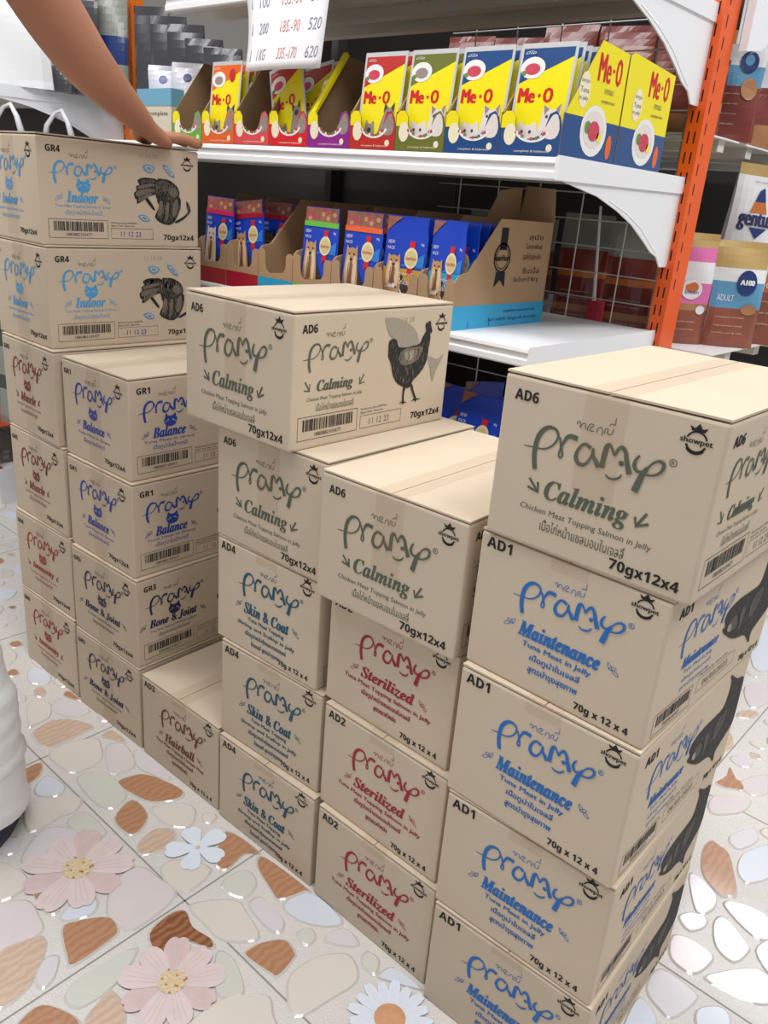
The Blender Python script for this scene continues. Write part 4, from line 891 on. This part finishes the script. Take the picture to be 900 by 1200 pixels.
def kraft_display(band, label, x0, w, d=.325, right_print=False, tall_back=False):
    t = thing('display_carton', label, 'display box', (x0 + .001, .368, ZM), 0, 'dog food display cartons')
    w -= .002; T = .0018; m = MB(); bm = BAND[band] if band != 'red' else mat('band_red', (168, 40, 44), .5)
    prof = [(0, 0), (d, 0), (d, .206), (.128, .208), (.036, .108), (.010, .103), (0, .092)]
    m.box((0, 0, 0), (w, d, T), KRAFT_D)
    for a, b, xo in ((0, T, -.0004), (w - T, w, w + .0004)):
        m.prism(prof, 'x', a, b, KRAFT_D); m.flat([(0, 0), (d, 0), (d, .045), (0, .045)], lambda y, z: (xo, y, z), bm)
    m.box((0, d - T, 0), (w, d, .206), KRAFT_D)
    S = lambda k: (lambda y, z: (w + .0006 + .0003 * k, y, z))
    if right_print:
        y0 = .145
        m.flat([(y0 - .012, .150), (y0 + .012, .150), (y0 + .012, .192), (y0 - .012, .192)], S(0), BLACK)
        ring(m, y0, .135, .029, .025, S(0), BLACK); ring(m, y0, .135, .022, .020, S(0), BLACK); text(m, 'SmartHeart', y0 - .027, y0 + .027, .129, .141, S(0), BLACK, bold=.001)
        m.flat([(y0 - .016, .108), (y0 + .016, .108), (y0 + .019, .078), (y0, .092), (y0 - .019, .078)], S(0), BLACK)
        for k, s in enumerate(('สุนัข', 'โตทุกพันธุ์', 'รสไก่และผัก')): text(m, s, .235 - .008 * k, .288, .168 - .018 * k, .181 - .018 * k, S(0), BLACK)
        for k, s in enumerate(('ชิ้นเนื้อ', 'ในน้ำเกรวี่ 80 g')): text(m, s, .225 - .03 * k, .288, .104 - .018 * k, .116 - .018 * k, S(0), BLACK)
        text(m, 'complete balanced food', .17, .29, .026, .034, S(1), INK['navy']); text(m, 'for adult dogs all breeds', .12, .30, .010, .019, S(1), INK['navy'])
    m.build('tray', t)
    if tall_back:
        b = MB(); b.prism([(.0, .206), (w, .206), (w * .92, .272), (w * .1, .275)], 'y', d - T, d, KRAFT_D)
        b.prism([(.20, .206), (d - .004, .206), (d - .004, .270), (.24, .262)], 'x', 0.0, T, KRAFT_D); b.build('open_flap', t)
    f = MB()
    cut = [(0, 0), (w, 0), (w, .086), (w - .005, .094), (w - .016, .094), (w - .022, .088), (w - .023, .062), (w - .030, .052), (.036, .046), (.028, .052), (.024, .064), (.022, .090), (.016, .097), (.006, .097), (0, .09)]
    f.prism(cut, 'y', -T, 0, KRAFT_D); f.flat([(0, 0), (w, 0), (w, .036), (0, .036)], lambda x, z: (x, -T - .0004, z), bm)
    f.build('front_panel', t)
XK = [.045, .163, .281, .399, .517, .639, .761, .880, .9705]
kraft_display('red', 'kraft display carton with dark red stripe, furthest left, beside the Indoor cartons', XK[1] - .0, XK[2] - XK[1])
kraft_display('crimson', 'kraft display carton with crimson stripe and a tilted pouch inside', XK[2], XK[3] - XK[2])
kraft_display('cyan', 'empty kraft display carton with a light blue stripe', XK[3], XK[4] - XK[3])
kraft_display('green', 'kraft display carton with a green stripe holding a green banded pouch', XK[4], XK[5] - XK[4])
kraft_display('orange', 'kraft display carton holding the orange banded dog food pouch', XK[5], XK[6] - XK[5])
kraft_display('gold', 'kraft display carton holding the gold banded dog food pouch', XK[6], XK[7] - XK[6])
kraft_display('cyan', 'large kraft display carton with printed side and blue stripe at the shelf end', XK[7], XK[8] - XK[7] + .0, right_print=True, tall_back=True)
def dogs(args, x, n, lf, lb, y=.385, tilt=0, step=.026, lean=-.06, sc=1.0):
    for k in range(n):
        o = put('dog_food_pouch', dogp(*args), None, (x + .004 * (k % 2), y + step * k, ZM + .003), 0)
        o.rotation_euler = (lean, tilt, 0); o.scale = (sc, 1, .995)
        tag(o, lf if k == 0 else lb, 'pet food pouch', 'dog food pouches on the middle shelf')
kx = lambda i: (XK[i] + XK[i + 1]) / 2
dogs(('pink', 'meat', 'white'), kx(1) - .004, 1, 'dog pouch with pink band and white puppy in the dark red striped carton', '', tilt=.02)
dogs(('crimson', 'meat'), kx(2) - .01, 1, 'tilted dog pouch with crimson band in the crimson striped carton', '', tilt=-.12, y=.40)
dogs(('crimson', 'meat'), kx(2) + .005, 3, 'dog pouches behind the tilted one in the crimson striped carton', 'dog pouches behind the tilted one in the crimson striped carton', y=.46, step=.05)
dogs(('green', 'meat'), kx(4) - .002, 1, 'dog pouch with green band, in the green striped carton', '')
dogs(('orange', 'meat'), kx(5) + .002, 2, 'front dog pouch with orange band and tan dog', 'dog pouch behind the orange banded front one')
dogs(('gold', 'low'), kx(6), 2, 'front dog pouch with gold band and a bowl picture', 'dog pouch behind the gold banded front one')
dogs(('cyan', 'cyanlow'), kx(7), 4, 'front dog pouch with light blue lower half in the large printed carton', 'blue dog pouches behind the front one in the large printed carton', step=.036, sc=.74)
# packs on the shelf below
for k, (x, y, rz, lab) in enumerate(((.93, .40, .15, 'blue dog food pouch lying back on the lower shelf, left one between the cartons'), (1.02, .385, -.05, 'blue dog food pouch on the lower shelf, middle one beside the near Calming carton'), (1.10, .39, .0, 'blue dog food pouch on the lower shelf, half hidden by the near Calming carton'),
                                   (.97, .50, -.1, 'blue dog food pouch further back on the dark lower shelf'))):
    o = put('dog_food_pouch', dogp('cyan', 'cyanlow'), None, (x, y, ZL + .004), rz); o.rotation_euler = (-.25, .12 - .1 * k, rz)
    tag(o, lab, 'pet food pouch', 'pouches on the lower shelf')

# price sheet hung from the top shelf
m = MB(); nx, nz = 10, 10; V = []
INKB = mat('pen_grey_blue', (150, 152, 170), .8); INKR = mat('pen_red', (224, 160, 150), .8)
def sheet_pt(u, v, k=0):
    xl = .372 + .012 * math.sin(3 * v) - .012 * v; xr = .598 + .022 * v
    z = 1.405 + .16 * v - .004 * u * (1 - v) + .006 * u
    y = .347 - .012 * (1 - v) * math.sin(2.2 * u + .5) - .004 * math.sin(5 * u) * (1 - v)
    return (xl + (xr - xl) * u, y - .0006 * k, z)
for j in range(nz + 1):
    for i in range(nx + 1): V.append(sheet_pt(i / nx, j / nz))
m.add(V, [(j * (nx + 1) + i, j * (nx + 1) + i + 1, (j + 1) * (nx + 1) + i + 1, (j + 1) * (nx + 1) + i) for j in range(nz) for i in range(nx)], PAPER)
for r_, (a, b, c) in enumerate((('100', '135.-50', '380'), ('200', '185.-90', '520'), ('1 KG', '335.-170', '620'))):
    v = .72 - .30 * r_
    for s, u0, u1, mt in (('1', .06, .075, INKB), (a, .17, .30, INKB), (b, .46, .70, INKR), (c, .80, .95, INKB)):
        text(m, s, u0, u1, v, v + .13, lambda p, q: sheet_pt(p, q, 1), mt, shear=.15)
o = m.build('price_sheet', smooth=True); tag(o, 'white handwritten price sheet hanging from the top shelf above the cat food', 'paper sign')
md = o.modifiers.new('Solidify', 'SOLIDIFY'); md.thickness = .0004

# ---------------------------------------------------------------- sacks and bags
def bag_mesh(name, w, h, d, bands, edge=None, seed=0, decals=None, top_flat=True, m_all=None, lean=0.0):
    """gusseted stand-up bag; bands = [(v0, v1, material)] bottom to top; front toward -y"""
    m = MB(); rng = random.Random(seed); nx, nz = 10, 16
    def pt(u, v, s):
        th = d / 2 * (1 - v ** 2.2) ** .8 if v < 1 else 0
        th = max(th, .002) * (.55 + .45 * math.sin(math.pi * u) ** .5)
        x = (u - .5) * w * (1 - .06 * math.sin(math.pi * v) + .03 * v)
        c = .004 * math.sin(9 * v + 5 * u + seed) * (1 if 0 < v < 1 else 0)
        return (x, s * th + c * .8 - lean * v * v, v * h)
    for s in (-1, 1):
        for j in range(nz):
            v0, v1 = j / nz, (j + 1) / nz; vm = (v0 + v1) / 2
            mt = next((b for a, z, b in bands if a <= vm < z), bands[-1][2])
            vs = [pt(i / nx, v0, s) for i in range(nx + 1)] + [pt(i / nx, v1, s) for i in range(nx + 1)]
            m.add(vs, [((i, i + 1, nx + 2 + i, nx + 1 + i) if s < 0 else (i + 1, i, nx + 1 + i, nx + 2 + i)) for i in range(nx)], mt)
    for j in range(nz):
        v0, v1 = j / nz, (j + 1) / nz
        mt = edge or next((b for a, z, b in bands if a <= (v0 + v1) / 2 < z), bands[-1][2])
        m.add([pt(0, v0, -1), pt(0, v1, -1), pt(0, v1, 1), pt(0, v0, 1)], [(0, 1, 2, 3)], mt); m.add([pt(1, v0, -1), pt(1, v0, 1), pt(1, v1, 1), pt(1, v1, -1)], [(0, 1, 2, 3)], mt)
    m.add([pt(i / nx, 0, -1) for i in range(nx + 1)] + [pt(i / nx, 0, 1) for i in range(nx + 1)][::-1], [tuple(range(2 * nx + 2))[::-1]], bands[0][2])
    if decals:
        L = lambda k: (lambda u, v: (lambda p: (p[0], p[1] - .0016 - .0004 * k, p[2]))(pt(min(max(u, 0), 1), min(max(v, 0), 1), -1)))
        decals(m, L)
    return m.mesh(name)
B_ = lambda n, c, r=.3, **k: mat('bag_' + n, c, r, coat=.3, bump=.12, bscale=22, **k)
WH = B_('white', (226, 226, 226)); GD = B_('gold', (186, 156, 96)); BRN = B_('brown', (140, 78, 58), var=.25, vscale=30); BRN2 = B_('dark_red', (122, 48, 38), var=.2, vscale=20); TANB = B_('tan', (170, 120, 78)); GRY = B_('grey_olive', (138, 140, 130))
PNK = B_('pink', (216, 112, 168)); SKY = B_('sky', (92, 148, 184)); CHAR = B_('charcoal', (62, 62, 66), .25); NVY = B_('navy', (30, 52, 110)); ORB = B_('orange', (196, 110, 48)); GRN = B_('green', (120, 190, 96)); MAG = B_('magenta', (190, 110, 170))
def bag(label, x, y, z, rz, w, h, d, bands, group, seed=0, decals=None, rx=0, ry=0, edge=None, name='pet_food_bag', cat='bag', lean=0):
    o = put(name, bag_mesh(name, w, h, d, bands, edge, seed, decals, lean=lean), None, (x, y, z), rz); o.rotation_euler = (rx, ry, rz)
    return tag(o, label, cat, group)
def blob(m, L, cu, cv, ru, rv, k, mt, n=16): m.flat(circ(cu, cv, ru, rv, n), L(k), mt)
def dec_lines(u0, u1, vs, mt):
    def f(m, L):
        for i, v in enumerate(vs): text(m, ('complete nutrition', 'high protein recipe', 'healthy skin & coat', 'no added colour')[i % 4], u0, u1, v, v + .018, L(1), mt)
    return f
GR_ = 'bags of pet food right of the orange upright'
CR = mat('print_pale', (214, 196, 168), .5)
def d_pink(m, L):
    blob(m, L, .5, .50, .26, .09, 1, WH); blob(m, L, .5, .52, .16, .05, 2, ORB); text(m, 'kitten', .34, .68, .46, .50, L(3), INK['royal']); blob(m, L, .8, .32, .12, .04, 1, WH)
    dec_lines(.2, .7, (.2, .13), CR)(m, L)
def d_white(m, L):
    blob(m, L, .62, .62, .2, .12, 1, NVY); text(m, 'A100', .48, .77, .60, .65, L(2), WH, bold=.02); text(m, 'ADULT', .1, .42, .44, .50, L(1), WH); blob(m, L, .75, .37, .16, .05, 1, TANB); dec_lines(.12, .7, (.28, .2, .13), CR)(m, L)
def d_gentus(m, L):
    text(m, 'gentus', .12, .78, .64, .74, L(2), INK['navy'], bold=.03); m.flat([(.3, .74), (.62, .74), (.56, .80), (.36, .80)], L(1), ORB); m.flat([(.36, .80), (.56, .80), (.5, .88), (.42, .86)], L(1), NVY); m.flat([(.34, .66), (.68, .66), (.5, .60)], L(1), NVY)
    ring(m, .82, .80, .07, .055, L(1), GRY, ry=.4); text(m, 'super premium', .3, .6, .90, .915, L(1), GRY)
def d_up(m, L):
    blob(m, L, .62, .72, .2, .10, 1, NVY); blob(m, L, .62, .74, .1, .05, 2, SKY); blob(m, L, .7, .48, .2, .10, 1, TANB); dec_lines(.1, .5, (.42, .33, .24, .15), CR)(m, L)
def d_grey(m, L):
    blob(m, L, .25, .60, .10, .04, 1, CHAR); text(m, 'CATS', .2, .6, .40, .45, L(1), WH); m.flat([(.55, .66), (.9, .78), (.9, .72)], L(1), GD); dec_lines(.15, .75, (.3, .22, .14), CR)(m, L)
bag('pink and white pet food bag right beside the orange upright on the lower level', 1.135, 1.06, .91, .75, .10, .25, .06, [(0, .30, BRN), (.30, .40, TANB), (.40, .55, PNK), (.55, .75, WH), (.75, .86, PNK), (.86, 1.01, GD)], GR_, 1, d_pink)
bag('white and blue bag with dark blue badge, before the tall white bag', 1.215, 1.14, .91, .72, .125, .24, .07, [(0, .40, BRN), (.40, .60, SKY), (.60, .74, WH), (.74, 1.01, GD)], GR_, 2, d_white, edge=WH)
bag('tall white bag with gold top and dark blue lettering behind the badge bag', 1.175, 1.235, .91, .70, .135, .41, .07, [(0, .3, BRN2), (.3, .93, WH), (.93, 1.01, GD)], GR_, 3, d_gentus, ry=.06)
bag('grey olive pet food bag at the right edge, lower level', 1.262, 1.31, .91, .62, .15, .335, .08, [(0, .36, BRN), (.36, .50, ORB), (.50, .93, GRY), (.93, 1.01, GRY)], GR_, 4, d_grey, edge=WH)
bag('white topped red bag with blue emblem, upper level right of the upright', 1.115, 1.15, 1.36, .68, .105, .225, .06, [(0, .50, BRN2), (.50, .70, SKY), (.70, .88, WH), (.88, 1.01, GD)], GR_, 5, d_up, edge=WH)
bag('small brown bag squeezed between the orange upright and the white topped red bag', 1.105, 1.02, 1.36, .6, .07, .15, .05, [(0, .3, BRN2), (.3, .45, TANB), (.45, 1.01, BRN2)], GR_, 6)
bag('red brown bag at the far right of the upper level', 1.11, 1.36, 1.36, .6, .13, .22, .06, [(0, .25, TANB), (.25, .6, BRN2), (.6, 1.01, WH)], GR_, 7)
GB_ = 'bags of pet food behind the wire mesh'
bands_b = [(0, .13, BRN), (.13, .2, TANB), (.2, .42, BRN2), (.42, .5, ORB), (.5, .66, BRN2), (.66, 1.01, GRY)]
for k, (x, h) in enumerate(((.99, .26), (.84, .27), (.69, .25), (.54, .26))):
    bag('brown striped lower row bag behind the wire mesh, ' + ('nearest the orange upright' if k == 0 else ('second from the orange upright', 'third from the orange upright', 'fourth from the orange upright')[k - 1]), x, 1.06 + .02 * (k % 2), .91, .25, .125, h, .08, bands_b, GB_, 10 + k, dec_lines(.15, .8, (.30, .24, .08), CR))
m = MB(); m.tube([(.955, .965, .912), (.945, .96, 1.03), (.930, .955, 1.20)], [.006, .004, .003], WH, 6); m.prism(circ(.955, 0.965, .022, .014, 12), 'z', .9105, .985, mat('red_handle', (186, 30, 60), .4))
tag(m.build('cleaning_brush'), 'red and white stick shaped item standing behind the wire mesh', 'brush')
for k, (x, h, bs) in enumerate(((1.03, .24, BRN2), (.88, .23, BRN), (.73, .24, BRN2), (.58, .22, BRN), (.43, .23, BRN2), (.28, .20, ORB))):
    bag('dark red upper row bag behind the wire mesh, ' + ('first', 'second', 'third', 'fourth', 'fifth', 'sixth')[k] + ' from the orange upright', x, 1.05, 1.36, .2, .13, h, .07, [(0, .2, TANB), (.2, .8, bs), (.8, 1.01, BRN2)], GB_, 20 + k, dec_lines(.15, .8, (.55, .42), CR))
for k, (x, mt) in enumerate(((.62, ORB), (.76, BRN2), (.46, ORB))):
    bag('orange red glossy bag lying high behind the mesh above the dog food, ' + ('middle', 'right', 'left')[k] + ' one', x, 1.02, 1.13 if False else .91, .1, .13, .335 + .01 * k, .07, [(0, .7, BRN2), (.7, 1.01, mt)], GB_, 30 + k, ) if False else None
bag('small pink printed bag on the upper shelf left of the green display carton', -.055, .43, ZU, .55, .085, .178, .05, [(0, .12, MAG), (.12, .55, WH), (.55, 1.01, B_('pale', (206, 204, 214)))], 'small bags beside the hand', 40, lambda m, L: (blob(m, L, .5, .42, .3, .14, 1, MAG), blob(m, L, .5, .82, .12, .05, 1, NVY)))
bag('small green printed bag on the upper shelf next to the green display carton', .018, .45, ZU, .55, .085, .185, .05, [(0, .12, GRN), (.12, .55, WH), (.55, 1.01, B_('pale', (206, 204, 214)))], 'small bags beside the hand', 41, lambda m, L: (blob(m, L, .5, .42, .34, .16, 1, GRN), blob(m, L, .5, .40, .18, .07, 2, WH), blob(m, L, .5, .82, .12, .05, 1, NVY)))
t = thing('display_carton', 'low beige tray with blue top edge before the small bags beside the hand', 'display box', (-.085, .368, ZU), .0)
m = MB(); m.box((0, 0, 0), (.145, .035, .080), mat('tray_beige', (206, 196, 178), .6)); text(m, 'complete', .05, .13, .055, .068, lambda x, z: (x, -.0004, z), BLACK); m.build('tray', t)
m = MB(); m.box((-.001, -.001, .080), (.146, .036, .118), mat('tray_blue', (108, 164, 190), .5)); m.build('tray_rim', t)
for k in range(5):
    x = -.20 - .105 * k; y = .72 + .012 * k
    bag('glossy charcoal bag on the shelf behind the small bags, ' + ('nearest the price sheet', 'second from the price sheet', 'third from the price sheet', 'fourth from the price sheet', 'furthest left')[k], x, y, ZU, .5, .115, (.27, .30, .345, .375, .41)[k], .06, [(0, 1.01, CHAR)], 'charcoal bags', 50 + k)
# left run
def d_left(m, L):
    m.flat([(a + .17, b + .02) for a, b in ((.62, .58), (.63, .62), (.60, .66), (.64, .64), (.70, .64), (.72, .68), (.75, .67), (.74, .58), (.72, .58), (.71, .61), (.66, .61), (.65, .58))], L(1), CHAR)
bag('large white pet food sack on the left shelf behind the forearm', -1.03, .50, 1.42, .9, .27, .36, .12, [(0, .10, WH), (.10, 1.01, WH)], 'bags on the left shelf', 60, d_left)
for k, (x, y, mt, h) in enumerate(((-.93, .70, CHAR, .30), (-1.02, .80, CHAR, .42), (-.95, .62, CHAR, .2))):
    bag(('dark shrink wrapped bag behind the forearm, right of the white sack', 'tall dark bag at the back of the left shelf behind the forearm', 'short dark bag in front on the left shelf behind the forearm')[k], x, y, 1.42, .9, .11, h, .06, [(0, .35, CHAR), (.35, .5, GRY), (.5, 1.01, mt)], 'bags on the left shelf', 61 + k)
bag('blue and clear bag between the arm and the orange upright', -.90, .80, 1.42, .8, .10, .34, .05, [(0, .30, GRY), (.30, .55, NVY), (.55, 1.01, GRY)], 'bags on the left shelf', 66)
for k, (x, y) in enumerate(((-.98, .46), (-.95, .62))):
    t = thing('plastic_carrier_bag', ('white looped plastic bag handle showing above the topmost carton, left one', 'white looped plastic bag handle showing above the topmost carton, right one')[k], 'bag', (x, y, 1.03), .6)
    me = bag_mesh('bag_body', .15, .25, .10, [(0, 1.01, CHAR if k else GRY)], None, 70 + k); put('bag_body', me, t)
    m = MB(); m.tube([(-.055, -.01, .24), (-.045, -.012, .285), (-.012, -.014, .325), (.012, -.014, .335), (.03, -.012, .30), (.045, -.01, .24)], [.012, .009, .007, .007, .009, .012], WHITE, 6); m.build('handle', t, smooth=True)
bag('shiny dark sack on the low shelf with orange red edge, left of the cartons', -1.0, .50, .30, .9, .26, .40, .2, [(0, .3, GRY), (.3, .45, CHAR), (.45, .7, GRY), (.7, 1.01, CHAR)], 'bags on the left shelf', 80)
bag('dark sack behind the shiny one on the low left shelf', -1.25, .56, .30, .9, .24, .44, .18, [(0, 1.01, CHAR)], 'bags on the left shelf', 81)

# ---------------------------------------------------------------- room shell
m = MB(); m.box((-4, 5.6, 0), (5, 5.7, 3.4), mat('wall_paint', (190, 186, 178), .8)); struct(m.build('wall_back'))
m = MB(); m.box((-4.0, -4, 0), (-3.9, 5.6, 3.4), mat('wall_paint', (190, 186, 178), .8)); struct(m.build('wall_left'))

# ---------------------------------------------------------------- the person on the left
SKIN = mat('skin', (178, 124, 96), 0.55, spec=.35, var=.06, vscale=14, bump=.04, bscale=120)
def skin_piece(chains, root, sub=2):
    """chains: list of [(x,y,z,r), ...]; a chain may start on an existing point"""
    idx = {}; vs = []; rs = []; es = []
    for ch in chains:
        prev = None
        for p in ch:
            k = tuple(round(c, 4) for c in p[:3])
            if k not in idx:
                idx[k] = len(vs); vs.append(p[:3]); rs.append(p[3])
            if prev is not None: es.append((prev, idx[k]))
            prev = idx[k]
    me = bpy.data.meshes.new('tmp'); me.from_pydata(vs, es, []); o = bpy.data.objects.new('tmp', me); COL.objects.link(o)
    o.modifiers.new('Skin', 'SKIN')
    for i, d in enumerate(me.skin_vertices[0].data):
        r = rs[i]; d.radius = (r if isinstance(r, tuple) else (r, r)); d.use_root = (i == root)
    s = o.modifiers.new('Subsurf', 'SUBSURF'); s.levels = sub; s.render_levels = sub
    dg = bpy.context.evaluated_depsgraph_get(); dg.update()
    out = bpy.data.meshes.new_from_object(o.evaluated_get(dg))
    bpy.data.objects.remove(o); bpy.data.meshes.remove(me)
    return out
def merge(meshes, name, m):
    mb = MB()
    for me in meshes:
        mb.add([v.co[:] for v in me.vertices], [tuple(p.vertices) for p in me.polygons], m); bpy.data.meshes.remove(me)
    return mb.mesh(name, True)
PX, PY = .45, -.56
person = thing('person', 'person standing at left in white trousers, one bare arm pressing on the topmost carton', 'person', (0, 0, 0))
ZTOP = BOXES['A6'][4] + DIMS[1][2] * (1 + BOXES['A6'][3])
hips = (PX, PY, 1.10, .15)
SH = (.60, -.42, 1.72, .072)
EL = (.468, -.205, 1.500, .055)
WR = (.2995, .118, ZTOP + .048, (.040, .030))
PALM = (.266, .185, ZTOP + .022, (.046, .019))
torso = [[hips, (PX, PY, 1.28, .15), (PX + .01, PY + .03, 1.50, .17), (PX + .02, PY + .06, 1.70, .13), (PX + .02, PY + .08, 1.82, .062), (PX + .02, PY + .12, 1.93, .085), (PX + .02, PY + .14, 2.05, .10), (PX + .02, PY + .13, 2.15, .06)],
         [(PX + .02, PY + .06, 1.70, .13), SH, (.545, -.315, 1.615, .060), EL, (.425, -.125, 1.435, .059), (.375, -.03, 1.365, .052), WR, (.284, .150, ZTOP + .032, (.046, .022)), PALM, (.258, .215, ZTOP + .016, (.044, .014))],
         [(PX + .02, PY + .06, 1.70, .13), (.24, -.52, 1.70, .072), (.16, -.50, 1.46, .05), (.14, -.36, 1.28, .04), (.15, -.25, 1.20, .035)]]
pieces = [skin_piece(torso, 0)]
zf = ZTOP + .011
for i, (dx, L, sp) in enumerate(((-.030, .092, -.10), (-.009, .102, -.03), (.010, .098, .05), (.021, .080, .10))):
    bx, by = .256 + dx * .9, .208
    ch = [(bx, by - .02, zf + .006, .013), (bx + sp * .03, by + L * .42, zf + .010, .0115), (bx + sp * .05, by + L * .74, zf + .006, .0105), (bx + sp * .06, by + L, zf + .000, .009)]
    if i == 3: ch = [(bx, by - .02, zf + .004, .0125), (bx + .006, by + .03, zf + .007, .011), (bx + .008, by + .058, zf + .002, .010), (bx + .009, by + .080, zf - .004, .0085)]
    pieces.append(skin_piece([ch], 0))
pieces.append(skin_piece([[(.262, .145, ZTOP + .026, .018), (.228, .168, ZTOP + .018, .0145), (.206, .196, ZTOP + .012, .0115), (.196, .220, ZTOP + .010, .0095)]], 0))
# head detail: nose, ears
hx, hy = PX + .02, PY + .14
pieces.append(skin_piece([[(hx, hy + .075, 2.05, .016), (hx, hy + .115, 2.015, .014)]], 0, 1))
for s in (-1, 1): pieces.append(skin_piece([[(hx + s * .088, hy, 2.05, .012), (hx + s * .10, hy - .005, 2.02, .016)]], 0, 1))
body = put('body', merge(pieces, 'body', SKIN), person)
# shirt over the torso, short sleeve ends above the elbow
SHIRT = mat('shirt_beige', (206, 196, 180), .85, bump=.1, bscale=60)
sh = skin_piece([[(PX, PY, 1.12, .172), (PX, PY, 1.28, .170), (PX + .01, PY + .03, 1.50, .198), (PX + .02, PY + .05, 1.70, .172), (PX + .02, PY + .07, 1.80, .095)],
                 [(PX + .02, PY + .05, 1.70, .172), SH[:3] + (.088,), (.557, -.335, 1.635, .080)],
                 [(PX + .02, PY + .05, 1.70, .172), (.24, -.52, 1.70, .088), (.19, -.51, 1.56, .075)]], 0)
put('shirt', merge([sh], 'shirt', SHIRT), person)
HAIR = mat('hair_black', (26, 22, 20), .6)
hr = MB(); 
bmh = bmesh.new(); bmesh.ops.create_uvsphere(bmh, u_segments=16, v_segments=10, radius=1)
for v in bmh.verts: v.co = Vector((hx + v.co.x * .118, hy - .012 + v.co.y * .118, 2.085 + v.co.z * .105 - (.035 if v.co.y > .35 and v.co.z < .3 else 0) * 0))
bmh.verts.index_update()
hr.add([v.co[:] for v in bmh.verts], [[v.index for v in f.verts] for f in bmh.faces if f.calc_center_median().z > 2.06 or f.calc_center_median().y < hy - .02], HAIR); bmh.free()
hr.build('hair', person, smooth=True)
# trousers: soft white cloth gathered in folds, turned-up cuff
TRO = mat('white_trousers', (238, 238, 238), .85, bump=.35, bscale=42)
tm = MB(); rng = random.Random(3)
def leg_rings(foot, hip, r0, r1, n=40, seg=26, ph=0.0):
    V = []; F_ = []
    folds = [(rng.uniform(.05, .9), rng.uniform(-.5, .5), rng.uniform(.0012, .0032), rng.uniform(.005, .012)) for _ in range(34)]
    for j in range(n + 1):
        t = j / n; z = foot[2] + (hip[2] - foot[2]) * t
        cx = foot[0] + (hip[0] - foot[0]) * t; cy = foot[1] + (hip[1] - foot[1]) * t
        r = r0 + (r1 - r0) * t
        if z < .175: r = r0 * (.90 + .10 * (z / .175)) + (.007 if z > .035 else .0)
        r += .010 * math.exp(-((z - .24) / .09) ** 2)
        for i in range(seg):
            a = 2 * math.pi * i / seg; f = 0
            for (zz, sl, am, wd) in folds:
                f += am * math.exp(-((z - zz - sl * .05 * math.sin(a + zz * 40 + ph)) / wd) ** 2)
            if .160 < z < .176: f += .006
            V.append((cx + (r + f) * math.cos(a), cy + (r + f) * math.sin(a), z))
    for j in range(n):
        for i in range(seg): F_.append((j * seg + i, j * seg + (i + 1) % seg, (j + 1) * seg + (i + 1) % seg, (j + 1) * seg + i))
    return V, F_
LX, LY = .594, -.444
V, F_ = leg_rings((LX, LY, .052), (PX + .07, PY + .02, 1.12), .086, .125, n=110); tm.add(V, F_, TRO)
V, F_ = leg_rings((PX - .16, PY - .02, .052), (PX - .07, PY - .01, 1.12), .086, .125, n=90, ph=2); tm.add(V, F_, TRO)
V, F_ = leg_rings((PX, PY, 1.06), (PX, PY, 1.18), .178, .168, n=6); tm.add(V, F_, TRO)
tm.build('trousers', person, smooth=True)
SHOE = mat('shoe_navy', (30, 44, 66), .5); SOLE = mat('shoe_sole', (52, 60, 74), .6)
for k, (x, y) in enumerate(((LX, LY), (PX - .16, PY - .02))):
    s = MB(); n = 22; prof = []
    for i in range(n):
        a = 2 * math.pi * i / n; q = .060 * math.cos(a) * (1 - .12 * max(0, -math.sin(a))); w_ = -.005 + (.150 if math.sin(a) > 0 else .118) * math.sin(a)
        prof.append((x + q * .77 - w_ * .64, y + q * .64 + w_ * .77))
    cx_, cy_ = x, y; prof = [(a + .012, b - .012) for a, b in prof]; cx_ += .012; cy_ -= .012
    rings = [(1.0, .001, SOLE), (1.03, .018, SOLE), (.98, .034, SHOE), (.86, .062, SHOE), (.62, .085, SHOE)]
    V = []
    for sc, z, _ in rings: V += [(cx_ + (p[0] - cx_) * sc, cy_ + (p[1] - cy_) * sc, z if p[1] < y + .08 else z * (1 - .35 * min(1, (p[1] - y - .08) / .12))) for p in prof]
    for j in range(4): s.add(V[j * n:(j + 2) * n], [(i, (i + 1) % n, n + (i + 1) % n, n + i) for i in range(n)], rings[j + 1][2] if j else SOLE)
    s.add(V[:n], [tuple(range(n))[::-1]], SOLE); s.add(V[4 * n:], [tuple(range(n))], SHOE)
    s.build('shoe', person, smooth=True)
